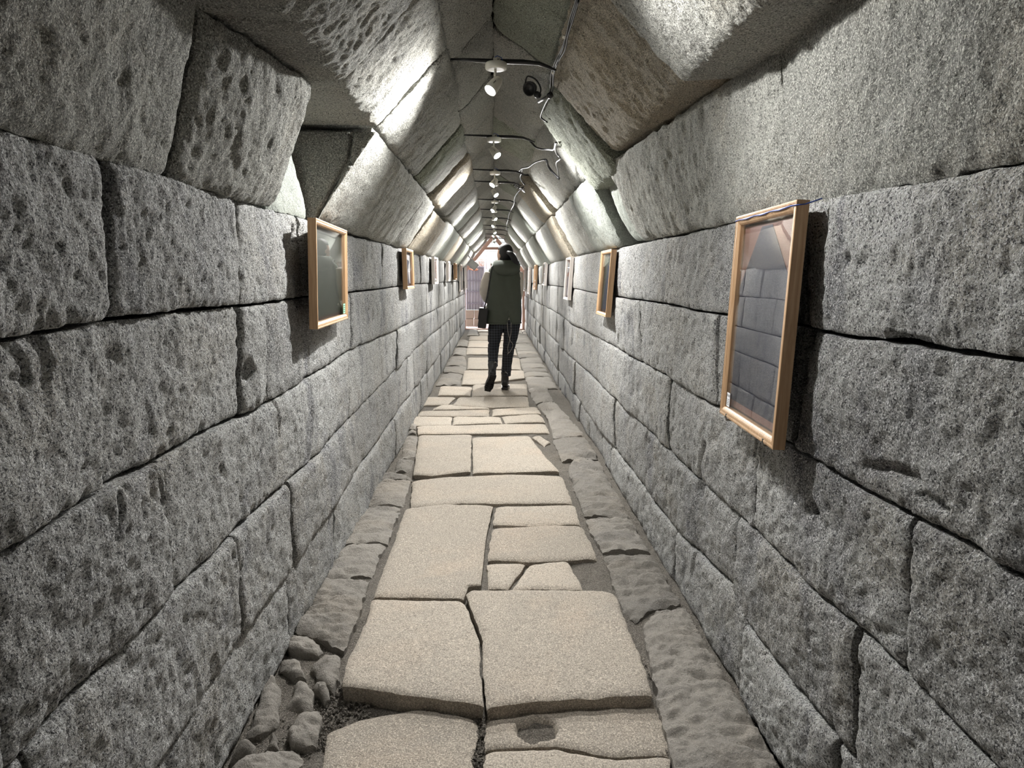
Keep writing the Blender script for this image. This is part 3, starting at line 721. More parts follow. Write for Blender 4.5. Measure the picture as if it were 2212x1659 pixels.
def frame(C, side, mat, label, art, fw=.022, thick=.03, matw=.02, rz=2.6, group='framed pictures on the walls'):
    C = [Vector(c) for c in C]
    top = (C[0]+C[1])/2; bot = (C[2]+C[3])/2; ctr = (top+bot)/2
    vz = (top-bot); h = vz.length; vz.normalize(); vy = ((C[1]-C[0])+(C[2]-C[3]))/2; vy.z = 0; w = vy.length; vy.normalize(); vz.y = 0; vz.normalize(); vz = (vz-vy*vz.dot(vy)).normalized(); vx = vy.cross(vz)
    if vx.x*side > 0: vx = -vx; vy = -vy      # vx points into the passage
    R = Matrix((vx, vy, vz)).transposed(); e = empty('picture_frame', (0, 0, 0)); e.matrix_world = Matrix.Translation(bot) @ R.to_4x4()
    tag(e, label, 'picture', group)
    def T(vf): return vf
    a, b = w/2, h; f = fw; t = thick
    def rail(pts, name):   # mitred rail: outer/inner quad in yz extruded along x with stepped section
        V = []; 
        for x, s in ((-t, 0), (0, 0), (.001, .15), (.0, .3), (-.0015, .33), (-.0005, .36), (-.0005, .60), (-.0025, .64), (-.0015, .68), (-.004, .85), (-.008, 1.0), (-t, 1.0)):
            for k in range(2):
                o_, i_ = pts[k]; V.append(Vector((x, o_[0]+(i_[0]-o_[0])*s, o_[1]+(i_[1]-o_[1])*s)))
        n = 12; Fc = [(2*i, 2*i+1, 2*((i+1) % n)+1, 2*((i+1) % n)) for i in range(n)]
        Fc += [tuple(range(0, 2*n, 2)), tuple(range(1, 2*n, 2))[::-1]]
        o = link_mesh(name, V, Fc, mat, e, False)
        bm = bmesh.new(); bm.from_mesh(o.data); bmesh.ops.recalc_face_normals(bm, faces=bm.faces[:]); bm.to_mesh(o.data); bm.free(); return o
    O = [(-a, 0), (a, 0), (a, b), (-a, b)]; I = [(-a+f, f), (a-f, f), (a-f, b-f), (-a+f, b-f)]
    for k in range(4): rail([(O[k], I[k]), (O[(k+1) % 4], I[(k+1) % 4])], 'rail')
    part('backing', boxvf(-t+.001, -a+f*.5, f*.5, -t+.004, a-f*.5, b-f*.5), M_BROWN, e)
    mt_ = part('mount', boxvf(-t+.004, -a+f*.9, f*.9, -t+.007, a-f*.9, b-f*.9), M_BROWN, e)
    art(e, -t+.0072, a-f-matw, f+matw, b-f-matw)
    part('glass_pane', boxvf(-.011, -a+f*.8, f*.8, -.009, a-f*.8, b-f*.8), M_GLASS, e)
    return e, w, h
def art_plain(m):
    def g(e, x, a, z0, z1): part('artwork', boxvf(x, -a, z0, x+.001, a, z1), m, e)
    return g
def artpoly(e, x, pts, m, name='artwork', th=.001):
    n = len(pts); V = [Vector((x, p[0], p[1])) for p in pts]+[Vector((x+th, p[0], p[1])) for p in pts]
    Fc = [tuple(range(n)), tuple(range(n, 2*n))[::-1]]+[(i, (i+1) % n, n+(i+1) % n, n+i) for i in range(n)]
    o = link_mesh(name, V, Fc, m, e, False); bm = bmesh.new(); bm.from_mesh(o.data); bmesh.ops.recalc_face_normals(bm, faces=bm.faces[:]); bm.to_mesh(o.data); bm.free(); return o
# big right-hand picture: brown ground, dark blue spire
def art_spire(e, x, a, z0, z1):
    h = z1-z0; part('artwork', boxvf(x, -a, z0, x+.001, a, z1), M_ART1, e)
    artpoly(e, x+.0011, [(-a, z0+.02), (a, z0+.02), (a*.98, z0+h*.68), (a*.12, z0+h*.985), (-a*.28, z0+h*.985), (-a, z0+h*.68)], M_ART2, 'painted_spire')
e, w, h = frame(fquad([(1721, 437), (1591, 464), (1554, 898), (1670, 963)], .730, .698), 1, M_WOOD, 'oak framed dark blue spire on brown, biggest picture on the right wall', art_spire, fw=.026, matw=.006)
# labels, hooks, string on it
part('paper_label', boxvf(-.0085, -w/2+.026+.012, .030, -.0078, -w/2+.026+.042, .072), M_LBL, e)
lv = ([], [])
for k in range(3): lv = add(lv, boxvf(-.0078, -w/2+.026+.016+k*.010, .060, -.0074, -w/2+.026+.020+k*.010, .067))
for k in range(4): lv = add(lv, boxvf(-.0078, -w/2+.026+.017, .036+k*.005, -.0074, -w/2+.026+.037, .0375+k*.005))
part('label_print', lv, M_INK, e)
for yy in (w/2-.06, -w/2+.09):
    part('hook', tube([(-.045, yy, -.004), (.003, yy, -.006), (.007, yy, .004), (.006, yy, .014)], .0035, 8), M_HOOK, e, True)
part('string', tube([(.001+.001*(k % 2), -w/2+(w/13)*k, h-.013+.0016*math.sin(k*1.7)) for k in range(14)]+[(-.02, w/2+.003, h-.01), (-.05, w/2+.02, h+.002)], .0016, 6), M_BLUEW, e, True)
# left picture
def art_left(e, x, a, z0, z1):
    part('artwork', boxvf(x, -a, z0, x+.001, a, z1), M_ART3, e)
e, w, h = frame(fquad([(683, 478), (749, 492), (752, 687), (686, 713)], -.668, -.655), -1, M_WOOD, 'oak framed dark green picture with green label, biggest on the left wall', art_left, fw=.022, matw=.012)
part('green_label', boxvf(-.0085, w/2-.022-.055, .026, -.0078, w/2-.022-.004, .070), M_LBLG, e)
part('paper_label', boxvf(-.0085, -w/2+.024, .024, -.0078, -w/2+.045, .060), M_LBL, e)
lv = ([], [])
for k in range(4):
    for j in range(3): lv = add(lv, boxvf(-.0078, w/2-.073+j*.015, .033+k*.009, -.0074, w/2-.073+j*.015+.010, .036+k*.009))
part('label_print', lv, M_INK, e)
# smaller ones, near to far
def art_mix(m1, m2):
    def g(e, x, a, z0, z1):
        part('artwork', boxvf(x, -a, z0, x+.001, a, z1), m1, e)
        hh = z1-z0; artpoly(e, x+.0011, [(-a*.7, z0), (a*.6, z0), (a*.2, z0+hh*.45), (a*.7, z0+hh*.8), (-a*.2, z0+hh*.85), (-a*.5, z0+hh*.4)], m2, 'painted_shape')
    return g
LF = [([(877, 537), (893, 540), (895, 620), (881, 628)], M_WOOD, art_mix(M_ART4, M_ART2), 'narrow pale oak frame on the left wall, second from the camera'),
      ([(938, 555), (946.5, 557), (947, 610), (940, 617)], M_WHITEF, art_plain(M_BROWN), 'white framed picture on the left wall, third from the camera'),
      ([(968, 564), (972.5, 565), (972.8, 606), (969, 609)], M_WHITEF, art_plain(M_BROWN), 'white framed picture on the left wall, fourth from the camera'),
      ([(983.5, 568), (987, 569), (987.2, 603), (984.5, 606)], M_WOOD, art_plain(M_WOOD), 'small oak framed picture on the left wall, fifth from the camera'),
      ([(995, 571), (999, 572), (1000, 628), (996, 631)], M_WHITEF, art_plain(M_ART4), 'tall white framed picture on the left wall, sixth from the camera'),
      ([(1006, 574), (1008.4, 575), (1009.2, 624), (1007, 626)], M_WHITEF, art_plain(M_ART4), 'tall white framed picture on the left wall, last before the gate')]
for px, m, a, lb in LF: frame(fquad([px[0], px[1], px[2], px[3]], XL+.055, XL+.065, 0), -1, m, lb, a, thick=.035)
RF = [([(1322, 538), (1298, 543), (1288, 677), (1307, 686)], M_WOOD, art_mix(M_ART3, M_ART2), 'oak framed dark picture on the right wall, second from the camera'),
      ([(1233, 554), (1222, 559), (1217, 643), (1225, 651)], M_WHITEF, art_mix(M_BROWN, M_ART4), 'pinkish white framed picture on the right wall, third from the camera'),
      ([(1179, 566), (1173, 569), (1170, 615), (1175, 618)], M_WHITEF, art_plain(M_ART4), 'white framed picture on the right wall, fourth from the camera'),
      ([(1157.5, 572), (1154, 573), (1152, 624), (1155.5, 627)], M_WOOD, art_plain(M_BROWN), 'thin oak framed picture on the right wall, fifth from the camera'),
      ([(1145, 573), (1141, 575), (1139, 633), (1142, 637)], M_WHITEF, art_plain(M_ART4), 'tall white framed picture on the right wall, sixth from the camera'),
      ([(1135, 575), (1132, 576), (1130.5, 628), (1133, 630)], M_WHITEF, art_plain(M_ART4), 'tall white framed picture on the right wall, last before the gate')]
for px, m, a, lb in RF: frame(fquad(px, XR-.055, XR-.065, 0), 1, m, lb, a, thick=.035)

# ================================================================== CABLES ON THE RIGHT HAUNCH
def catm(pts, n=6):
    pts = [Vector(p) for p in pts]; P = [pts[0]]+pts+[pts[-1]]; out = []
    for i in range(1, len(P)-2):
        for k in range(n):
            t = k/n; a, b, c, d = P[i-1:i+3]
            out.append(.5*((2*b)+(c-a)*t+(2*a-5*b+4*c-d)*t*t+(3*b-a-3*c+d)*t**3))
    return out+[pts[-1]]
NP = np.array([-.345, 0, -.287]); NP /= np.linalg.norm(NP)
PP = np.array([.258, 0, HC+.93])+NP*.035
def onv(px, py, lift=0): return tuple(onpl(px, py, PP+NP*lift, NP))
cab = [(1262,-60),(1247,0),(1235,40),(1225,75),(1216,105),(1205,130),(1194,158),(1190,190),(1187,208),(1178,225),(1170,244),(1169,254),(1182,264)]
c_ = empty('cable_run'); tag(c_, 'black cable bundle clipped along the right side of the vault, nearest run', 'cable')
part('black_cable', tube(catm([onv(*p) for p in cab]), .0042, 8), M_CABLE, c_, True)
part('black_cable', tube(catm([onv(x+3+2*math.sin(y/13), y+2, .006) for x, y in cab[1:9]]), .003, 8), M_CABLE, c_, True)
part('grey_cable', tube(catm([onv(x-3-1.5*math.sin(y/17), y, .006) for x, y in cab[:9]]), .0026, 8), M_GREYC, c_, True)
for px_, py_ in ((1219,80),(1195,157),(1188,206)):
    p = Vector(onv(px_, py_, .008)); part('cable_tie', lathe([(.008, -.002), (.009, 0), (.008, .002)], p, (.1, .3, .9), 12), M_WHT, c_, True)
c2 = empty('cable_run'); tag(c2, 'looping black cable behind the second rod on the right haunch', 'cable')
part('black_cable', tube(catm([onv(*p) for p in [(1141,300),(1150,310),(1158,318),(1170,322),(1185,323),(1197,323),(1201,308),(1199,318),(1202,330),(1209,340)]]), .006, 8), M_CABLE, c2, True)
part('grey_cable', tube(catm([onv(x+2, y+2, .008) for x, y in [(1201,306),(1198,318),(1201,331),(1209,341),(1200,350),(1203,366),(1206,386)]]), .004, 8), M_GREYC, c2, True)
c3 = empty('cable_run'); tag(c3, 'drooping black cable beyond the third rod on the right haunch', 'cable')
part('black_cable', tube(catm([onv(*p, .02) for p in [(1120,372),(1128,364),(1142,361),(1155,352),(1168,347),(1180,346),(1184,358),(1192,370),(1208,386)]]), .007, 8), M_CABLE, c3, True)
part('black_cable', tube(catm([onv(*p, .02) for p in [(1129,364),(1127,374),(1124,382),(1128,392),(1134,400)]]), .006, 8), M_CABLE, c3, True)
c4 = empty('cable_run'); tag(c4, 'tangled thin wires at the fifth rod on the right haunch', 'cable')
for k in range(6):
    r_ = random.Random(k); pts = [onv(1112+4*k+r_.uniform(-3, 3), 396+r_.uniform(-3, 6)+3*k, .03+r_.uniform(0, .03)) for _ in range(6)]
    part('grey_cable', tube(catm(pts, 4), .004, 6), M_GREYC if k % 2 else M_CABLE, c4, True)
part('black_cable', tube(catm([onv(*p, .03) for p in [(1130,404),(1118,416),(1112,428),(1111,440),(1105,452),(1100,462),(1098,474),(1095,484),(1094,496)]]), .008, 8), M_CABLE, c4, True)
# ---- unlit black spot lamp and the grey pipe clamp
p0 = Vector(onv(1148, 190, .03)); bl = empty('clamp_lamp'); tag(bl, 'unlit black clamp lamp fixed to the right side of the vault', 'lamp')
dd = Vector((-.45, -.75, -.35)).normalized()
part('housing', lathe([(.006, -.02), (.022, -.018), (.030, 0), (.034, .02), (.034, .026), (.029, .026), (.026, .010), (.004, .004)], p0, dd, 24), M_BAR, bl, True)
part('bracket', tube(catm([p0+Vector((-.03, 0, .02)), p0+Vector((-.02, -.03, .045)), p0+Vector((.02, -.03, .03)), p0+Vector((.045, -.01, -.01)), p0+Vector((.03, .01, -.045))]), .004, 8), M_BAR, bl, True)
part('cap', lathe([(.012, 0), (.016, .012), (.015, .030), (.006, .034)], p0+Vector((.018, -.02, -.03)), (.5, -.6, -.5), 16), M_BAR, bl, True)
p1 = Vector(onv(1176, 212, .02)); pc = empty('pipe_clamp'); tag(pc, 'short grey pipe with a black clamp under the cable bundle', 'pipe')
part('pipe', tube([Vector(onv(1164, 220, .03)), Vector(onv(1184, 208, .03))], .0075, 12), M_GREYC, pc, True)
part('clamp', lathe([(.010, -.01), (.014, -.008), (.014, .010), (.010, .012)], Vector(onv(1188, 206, .02)), (.6, .2, .5), 16), M_BAR, pc, True)

# ================================================================== THE FAR END
M_ORG = flat('orange_timber', (.52, .33, .26), .6); M_SHEET = flat('grey_sheet', (.42, .40, .43), .5, .2); M_BARG = flat('gate_bar', (.16, .14, .16), .5)
M_PINK = stone_mat('pink_paving', (.62, .46, .43), (.42, .28, .26), (.62, .42, .38), (.5, .38, .35), speck=.3, bump=.2, fine=.3)
M_BRN = flat('rusty', (.30, .11, .05), .7); M_TWIG = flat('twig', (.30, .17, .13), .8); M_LEAF = flat('dry_leaf', (.45, .42, .25), .7); M_PLY = flat('pale_post', (.75, .77, .85), .5)
M_LOW = stone_mat('brown_stone', (.34, .27, .21), (.18, .13, .10), (.4, .28, .18), (.2, .16, .13), speck=.5)
gnd = link_mesh('ground', [(-14, YEND+.02, -.02), (14, YEND+.02, -.02), (14, 45, -.02), (-14, 45, -.02), (-14, YEND+.02, -.3), (14, YEND+.02, -.3), (14, 45, -.3), (-14, 45, -.3)],
                [(0, 1, 2, 3), (4, 7, 6, 5), (0, 4, 5, 1), (1, 5, 6, 2), (2, 6, 7, 3), (3, 7, 4, 0)], M_PINK, smooth=False, kind='structure')
r_ = random.Random(5)
for iy in range(6):
    x = -1.6+.2*(iy % 2)
    while x < 1.6:
        w_ = r_.uniform(.28, .45)
        part('paver', boxvf(x, YEND+.05+iy*.36, -.02, x+w_-.02, YEND+.39+iy*.36, .004+r_.uniform(-.004, .006)), M_PINK, gnd, bevel=.006); x += w_
dr = link_mesh('door_1', *[[tuple(v) for v in q] if i == 0 else q for i, q in enumerate(add(add(boxvf(-.78, 18.02, 0, -.715, 18.12, 1.50), boxvf(.715, 18.02, 0, .79, 18.12, 1.47)), boxvf(-.8, 18.02, -.02, .8, 18.12, .0)))], M_ORG, smooth=False, kind='structure')
g = empty('gable_board'); tag(g, 'orange timber boards edging the gable at the far opening', 'timber')
for sg in (-1, 1):
    V = [Vector(v) for v in ((sg*.78, 18.13, 1.45), (sg*.02, 18.13, 2.36), (sg*.02, 18.13, 2.22), (sg*.70, 18.13, 1.42), (sg*.78, 18.20, 1.45), (sg*.02, 18.20, 2.36), (sg*.02, 18.20, 2.22), (sg*.70, 18.20, 1.42))]
    part('board', (V, [(0, 1, 2, 3), (7, 6, 5, 4), (0, 4, 5, 1), (1, 5, 6, 2), (2, 6, 7, 3), (3, 7, 4, 0)]), M_ORG, g)
part('tie_beam', boxvf(-.30, 18.14, 1.98, .5, 18.2, 2.04), M_ORG, g)
# gate leaf with sheet and bars
mg = empty('metal_gate'); tag(mg, 'grey sheet metal gate with dark vertical bars at the far left', 'gate')
gx0, gx1, gz0, gz1, gyy = -.72, -.27, .44, 1.58, 19.0
part('sheet_panel', boxvf(gx0, gyy+.03, gz0, gx1, gyy+.05, gz1), M_SHEET, mg)
for k in range(5): part('bar', tube([(gx0+.07+k*.078, gyy, gz0), (gx0+.07+k*.078, gyy, gz1)], .010, 8), M_BARG, mg, True)
for z_ in (.60, .92, 1.20, 1.54): part('cross_bar', boxvf(gx0, gyy-.012, z_-.012, gx1, gyy+.012, z_+.012), M_BARG, mg)
part('gate_frame', add(boxvf(gx0-.03, gyy-.02, gz0, gx0, gyy+.05, gz1), boxvf(gx1, gyy-.02, gz0, gx1+.02, gyy+.05, gz1)), M_SHEET, mg)
lw = empty('low_wall'); tag(lw, 'low brown stone wall under the metal gate', 'wall')
for iz in range(2):
    x = -.76
    while x < -.28:
        w_ = r_.uniform(.14, .24); w_ = min(w_, -.25-x)
        part('stone', boxvf(x, 18.92, -.015+iz*.225, x+w_-.01, 19.12, .20+iz*.225), M_LOW, lw, bevel=.012); x += w_
wp = empty('white_post'); tag(wp, 'pale post and open gate leaf between the gate and the daylight', 'post')
part('post', boxvf(-.255, 18.94, 0, -.205, 19.0, 1.98), M_PLY, wp, bevel=.004)
part('leaf_frame', boxvf(-.195, 18.95, 1.30, -.10, 18.97, 1.95), M_PLY, wp, bevel=.003)
part('leaf_rail', boxvf(-.195, 18.95, .50, -.12, 18.97, 1.28), M_PLY, wp, bevel=.003)
fl = empty('floodlight'); tag(fl, 'square grey floodlight tilted under the vault at the far left', 'lamp')
Rf = Matrix.Rotation(math.radians(42), 4, 'Y'); cf = Vector(ony(1022, 572, 15.4))
def rotbox(a): return ([cf+(Rf @ v) for v in a[0]], a[1])
part('housing', rotbox(boxvf(-.10, -.03, -.08, .10, .05, .08)), flat('floodlight_grey', (.33, .34, .34), .5), fl, bevel=.006)
part('diffuser', rotbox(boxvf(-.085, -.034, -.066, .085, -.03, .066)), flat('floodlight_glass', (.50, .52, .52), .25), fl)
part('bracket', tube([cf+Vector((-.02, .02, .07)), cf+Vector((-.08, .02, .17)), cf+Vector((-.13, .02, .22))], .010, 8), M_BARG, fl, True)
ob = mg
cb = Vector(ony(1026, 582, 18.90))
part('bracket_plate', lathe([(.02, -.03), (.08, -.02), (.09, 0), (.05, .03), (.01, .08)], cb, (0, -.3, 1), 8), M_BRN, ob)
part('bracket_arm', tube([cb, cb+Vector((-.1, 0.06, .0)), cb+Vector((-.20, .10, .03))], .018, 8), M_BRN, ob, True)
bs = empty('bare_shrub'); tag(bs, 'bare twiggy shrub in the sunlight outside the far opening', 'shrub')
def branch(p, d, ln, r, dep, acc):
    q = p+d*ln; acc[0].extend([]); v = add((acc[0], acc[1]), tube([p, p+d*ln*.5+Vector((r_.uniform(-.03, .03), 0, r_.uniform(-.03, .03))), q], [r, r*.85, r*.65], 5)); acc[0], acc[1] = v
    if dep > 0:
        for _ in range(3):
            branch(p+d*ln*r_.uniform(.5, 1), (d+Vector((r_.uniform(-.8, .8), r_.uniform(-.5, .5), r_.uniform(-.3, .6)))).normalized(), ln*.66, r*.6, dep-1, acc)
for k, (x, y) in enumerate(((-.15, 22.), (.35, 22.6), (.9, 22.2))):
    acc = [[], []]; branch(Vector((x, y, -.02)), Vector((.05*k, 0, 1)).normalized(), .95, .03, 5, acc)
    part('branches', (acc[0], acc[1]), M_TWIG, bs, True)
bwall = empty('garden_wall'); tag(bwall, 'pale sunlit rubble wall far outside the opening', 'wall')
for iz in range(9):
    x = -4.
    while x < 4.:
        w_ = r_.uniform(.4, .8); part('stone', boxvf(x, 26, -.02+iz*.32, x+w_-.03, 26.3, .28+iz*.32), M_PALE, bwall, bevel=.03); x += w_

# ================================================================== THE WALKER
PY = 8.05
def q(px, py, dy=0): return Vector(ony(px, py, PY+dy))
M_SKIN = flat('skin', (.52, .32, .24), .55); M_HAIR = flat('black_hair', (.010, .009, .011), .65); M_VEST = flat('olive_vest', (.062, .072, .056), .9)
M_KNIT = flat('cream_knit', (.52, .48, .43), .85); M_BOOT = flat('black_leather', (.012, .011, .011), .4); M_BAG = flat('black_bag', (.010, .010, .011), .5); M_CORD = flat('cord_grey', (.30, .28, .25), .7)
m_, t_, b_ = nt('plaid_trousers'); tc_ = t_.nodes.new('ShaderNodeTexCoord'); sx = t_.nodes.new('ShaderNodeSeparateXYZ'); t_.links.new(tc_.outputs['Object'], sx.inputs[0])
def stripes(src, sc):
    a = t_.nodes.new('ShaderNodeMath'); a.operation = 'MULTIPLY'; a.inputs[1].default_value = sc; t_.links.new(src, a.inputs[0])
    b = t_.nodes.new('ShaderNodeMath'); b.operation = 'FRACT'; t_.links.new(a.outputs[0], b.inputs[0])
    c = t_.nodes.new('ShaderNodeMath'); c.operation = 'LESS_THAN'; c.inputs[1].default_value = .16; t_.links.new(b.outputs[0], c.inputs[0]); return c.outputs[0]
s1 = stripes(sx.outputs[0], 34); s2 = stripes(sx.outputs[2], 34); ad = t_.nodes.new('ShaderNodeMath'); ad.operation = 'ADD'; t_.links.new(s1, ad.inputs[0]); t_.links.new(s2, ad.inputs[1])
hv = t_.nodes.new('ShaderNodeMath'); hv.operation = 'MULTIPLY'; hv.inputs[1].default_value = .5; t_.links.new(ad.outputs[0], hv.inputs[0])
t_.links.new(mixc(t_, hv.outputs[0], (.008, .009, .013), (.085, .095, .12)), b_.inputs['Base Color']); b_.inputs['Roughness'].default_value = .85
M_PLAID = m_
def remesh(vf, name, mat, parent, vox=.008, smooth=6):
    me = bpy.data.meshes.new(name+'_src'); me.from_pydata([tuple(v) for v in vf[0]], [], vf[1]); me.update()
    bm = bmesh.new(); bm.from_mesh(me); bmesh.ops.recalc_face_normals(bm, faces=bm.faces[:]); bm.to_mesh(me); bm.free()
    o = bpy.data.objects.new(name+'_src', me); COL.objects.link(o)
    md = o.modifiers.new('r', 'REMESH'); md.mode = 'VOXEL'; md.voxel_size = vox; md.use_smooth_shade = True
    ms = o.modifiers.new('s', 'SMOOTH'); ms.iterations = smooth; ms.factor = .5
    bpy.context.view_layer.update(); dg = bpy.context.evaluated_depsgraph_get(); m2 = bpy.data.meshes.new_from_object(o.evaluated_get(dg)); m2.name = name
    bpy.data.objects.remove(o); m2.materials.clear(); m2.materials.append(mat)
    for p in m2.polygons: p.use_smooth = True
    r = bpy.data.objects.new(name, m2); COL.objects.link(r); r.parent = parent; return r
def rings(R, n=40, sq=1.0, closed=True):
    """R: (z, cx, cy, rx, ry)"""
    V = []; Fc = []
    for z, cx, cy, rx, ry in R:
        for k in range(n):
            t = 2*math.pi*k/n; c, s_ = math.cos(t), math.sin(t)
            V.append(Vector((cx+rx*math.copysign(abs(c)**sq, c), cy+ry*math.copysign(abs(s_)**sq, s_), z)))
    for i in range(len(R)-1):
        for k in range(n): Fc.append((i*n+k, i*n+(k+1) % n, (i+1)*n+(k+1) % n, (i+1)*n+k))
    if closed: Fc.append(tuple(range(n))[::-1]); Fc.append(tuple(range((len(R)-1)*n, len(R)*n)))
    return V, Fc
pe = empty('person'); tag(pe, 'person with dark ponytail in olive hooded vest and plaid trousers walking away', 'person')
hc = q(1090, 549, .02); yaw = math.radians(42)   # head turned to the left
hd = Matrix.Rotation(yaw, 3, 'Z')
def sphere_pts(nu=36, nv=24):
    V = []; Fc = []
    for j in range(nv+1):
        th = math.pi*j/nv
        for i in range(nu):
            ph = 2*math.pi*i/nu; V.append(Vector((math.sin(th)*math.cos(ph), math.sin(th)*math.sin(ph), math.cos(th))))
    for j in range(nv):
        for i in range(nu): Fc.append((j*nu+i, (j+1)*nu+i, (j+1)*nu+(i+1) % nu, j*nu+(i+1) % nu))
    return V, Fc
def ell(c, r, rot=None, nu=20, nv=14):
    V, Fc = sphere_pts(nu, nv); c = Vector(c)
    return [c+((rot @ Vector((v.x*r[0], v.y*r[1], v.z*r[2]))) if rot else Vector((v.x*r[0], v.y*r[1], v.z*r[2]))) for v in V], Fc
V, Fc = sphere_pts(48, 32); HV = []
for v in V:   # skull with brow, nose bridge, chin
    x, y, z = v.x*.074, v.y*.092, v.z*.112
    if z < 0: y += -z*.16*(1 if v.y > 0 else -.1); x *= 1-.32*(-v.z)**1.5; 
    if v.y > .3: y -= .006*math.exp(-((z-.002)/.014)**2)*math.exp(-((abs(x)-.03)/.016)**2)
    HV.append(hc+hd @ Vector((x, y, z)))
body = (HV, Fc)
nose = [hc+hd @ Vector(p) for p in ((0, .088, .012), (0, .100, -.012), (0, .110, -.030), (0, .098, -.038))]
body = add(body, tube(nose, [.006, .009, .013, .008], 12))
body = add(body, ell(hc+hd @ Vector((0, .094, -.060)), (.024, .010, .006), hd)); body = add(body, ell(hc+hd @ Vector((0, .094, -.071)), (.021, .010, .006), hd))
body = add(body, ell(hc+hd @ Vector((0, .088, -.098)), (.022, .018, .016), hd))
for sx_ in (-1, 1): body = add(body, ell(hc+hd @ Vector((sx_*.078, -.004, -.018)), (.010, .018, .032), hd))
nk = [hc+Vector((.004, -.02, -.07)), hc+Vector((.004, -.025, -.14)), hc+Vector((.0, -.02, -.22))]
body = add(body, tube(nk, [.052, .054, .075], 20))
zs = q(1090, 588).z; zh = q(1090, 700).z; cx = q(1092, 640).x
body = add(body, rings([(zh+.0, cx, PY, .13, .085), (zh+.03, cx, PY, .165, .11), (zh+.20, cx, PY, .135, .095), (zh+.38, cx, PY, .16, .11), (zs-.02, cx, PY, .17, .095), (zs+.05, cx, PY, .09, .07)], 30))
LA = [q(1058, 588), q(1050, 610), q(1047, 632, .02), q(1056, 648, .20), q(1068, 645, .31)]
RA = [q(1119, 588), q(1120, 612), q(1119, 634, .03), q(1114, 650, .22), q(1102, 648, .33)]
for A in (LA, RA): body = add(body, tube(catm(A, 4), [.050-.0012*i for i in range(17)], 14))
LL = [q(1074, 697), q(1070, 725, -.02), q(1066, 752, .0), q(1064, 775, -.14), q(1064, 797, -.28)]
RL = [q(1105, 697), q(1102, 725, .02), q(1098, 755, .03), q(1094, 790, .02), q(1091, 824, .02)]
for A in (LL, RL): body = add(body, tube(catm(A, 4), [.088-.0032*i for i in range(17)], 16))
# hands held together in front of the body
for A, sg in ((LA, 1), (RA, -1)):
    w_ = A[-1]; dirn = (A[-1]-A[-2]).normalized(); palm = w_+dirn*.05
    body = add(body, ell(palm, (.040, .045, .018)))
    for k in range(4):
        b0 = palm+dirn*.030+Vector((0, 0, (.030-.019*k))); L_ = (.062, .072, .068, .054)[k]; dn = (dirn+Vector((0, .2, -.3))).normalized()
        body = add(body, tube([b0-dirn*.02, b0+dirn*L_*.5, b0+dirn*L_*.5+dn*L_*.5], [.0095, .009, .007], 8))
    body = add(body, tube([palm-dirn*.015+Vector((0, -.01, .025)), palm+dirn*.015+Vector((0, -.02, .050)), palm+dirn*.045+Vector((0, -.02, .056))], [.011, .010, .008], 8))
remesh(body, 'body', M_SKIN, pe, .0075, 5)
for sx_ in (-1, 1):
    part('eye', ell(hc+hd @ Vector((sx_*.030, .080, .002)), (.011, .009, .008), hd, 14, 10), flat('eye_white', (.7, .68, .66), .3), pe, True)
# hair: cap over the skull, gathered into a ponytail
hr = []
V, Fc = sphere_pts(48, 32)
hair = ([hc+hd @ Vector((v.x*.084, v.y*.098-.012, v.z*.112+.010)) for v in V], Fc)
keep = [f for f in hair[1] if sum((hd.transposed() @ (hair[0][i]-hc)).z*1.0-(hd.transposed() @ (hair[0][i]-hc)).y*-.0 > (-.075 if (hd.transposed() @ (hair[0][i]-hc)).y < .012 else .052) for i in f) == 4]
ho = link_mesh('hair', hair[0], keep, M_HAIR, pe); sm = ho.modifiers.new('s', 'SOLIDIFY'); sm.thickness = .012; sm.offset = -1
pt = [q(1096, 545, -.09), q(1104, 549, -.125), q(1111, 560, -.13), q(1115, 572, -.115), q(1117, 583, -.105)]
part('ponytail', tube(catm(pt, 5), [.018+.016*math.sin(math.pi*i/22)+(.0) for i in range(21)], 16), M_HAIR, pe, True)
part('hair_tie', lathe([(.020, -.008), (.024, 0), (.020, .008)], q(1101, 547, -.115), (.8, -.5, -.3), 16), M_BAG, pe, True)
# knit sleeves and hem
for A in (LA, RA):
    A2 = catm(A, 4); part('sleeve', tube(A2, [.050+.008*math.sin(i*.25+.3)+.002*math.sin(i*1.9) for i in range(len(A2))], 20), M_KNIT, pe, True)
# vest: lofted shell with a slit at the back hem
xl = lambda px, py: q(px, py).x
lev = [(573, 1068, 1114, .085), (578, 1058, 1121, .105), (586, 1054, 1125, .125), (600, 1054, 1127, .135), (620, 1056, 1126, .142), (640, 1055, 1126, .145), (655, 1052, 1126, .15), (670, 1049, 1127, .155), (682, 1047, 1127, .158), (690, 1046, 1127, .160), (697, 1047, 1126, .160)]
n = 96; V = []; Fc = []
for j, (py, a, b, ry) in enumerate(lev):
    z = q(1090, py).z; xa, xb = xl(a, py), xl(b, py); cxx, rx = (xa+xb)/2, (xb-xa)/2
    for k in range(n):
        t = 2*math.pi*k/n; c, s_ = math.cos(t), math.sin(t)
        x = cxx+rx*math.copysign(abs(c)**.88, c); y = PY+.01+ry*math.copysign(abs(s_)**.88, s_)
        fold = .004*math.sin(x*60+z*18)+.005*math.sin(z*46+x*9); y += fold*(-1 if s_ < 0 else 1)*.8
        zz = z
        xs = q(1099, 690).x
        if s_ < 0 and j >= 8:
            dx = abs(x-xs); zz = z+max(0, .085*(1-dx/.028)) if dx < .028 else z-.01*math.cos((x-cxx)/rx*1.2)*.5
            if dx < .028: y += .012
        V.append(Vector((x, y, zz)))
for j in range(len(lev)-1):
    for k in range(n): Fc.append((j*n+k, (j+1)*n+k, (j+1)*n+(k+1) % n, j*n+(k+1) % n))
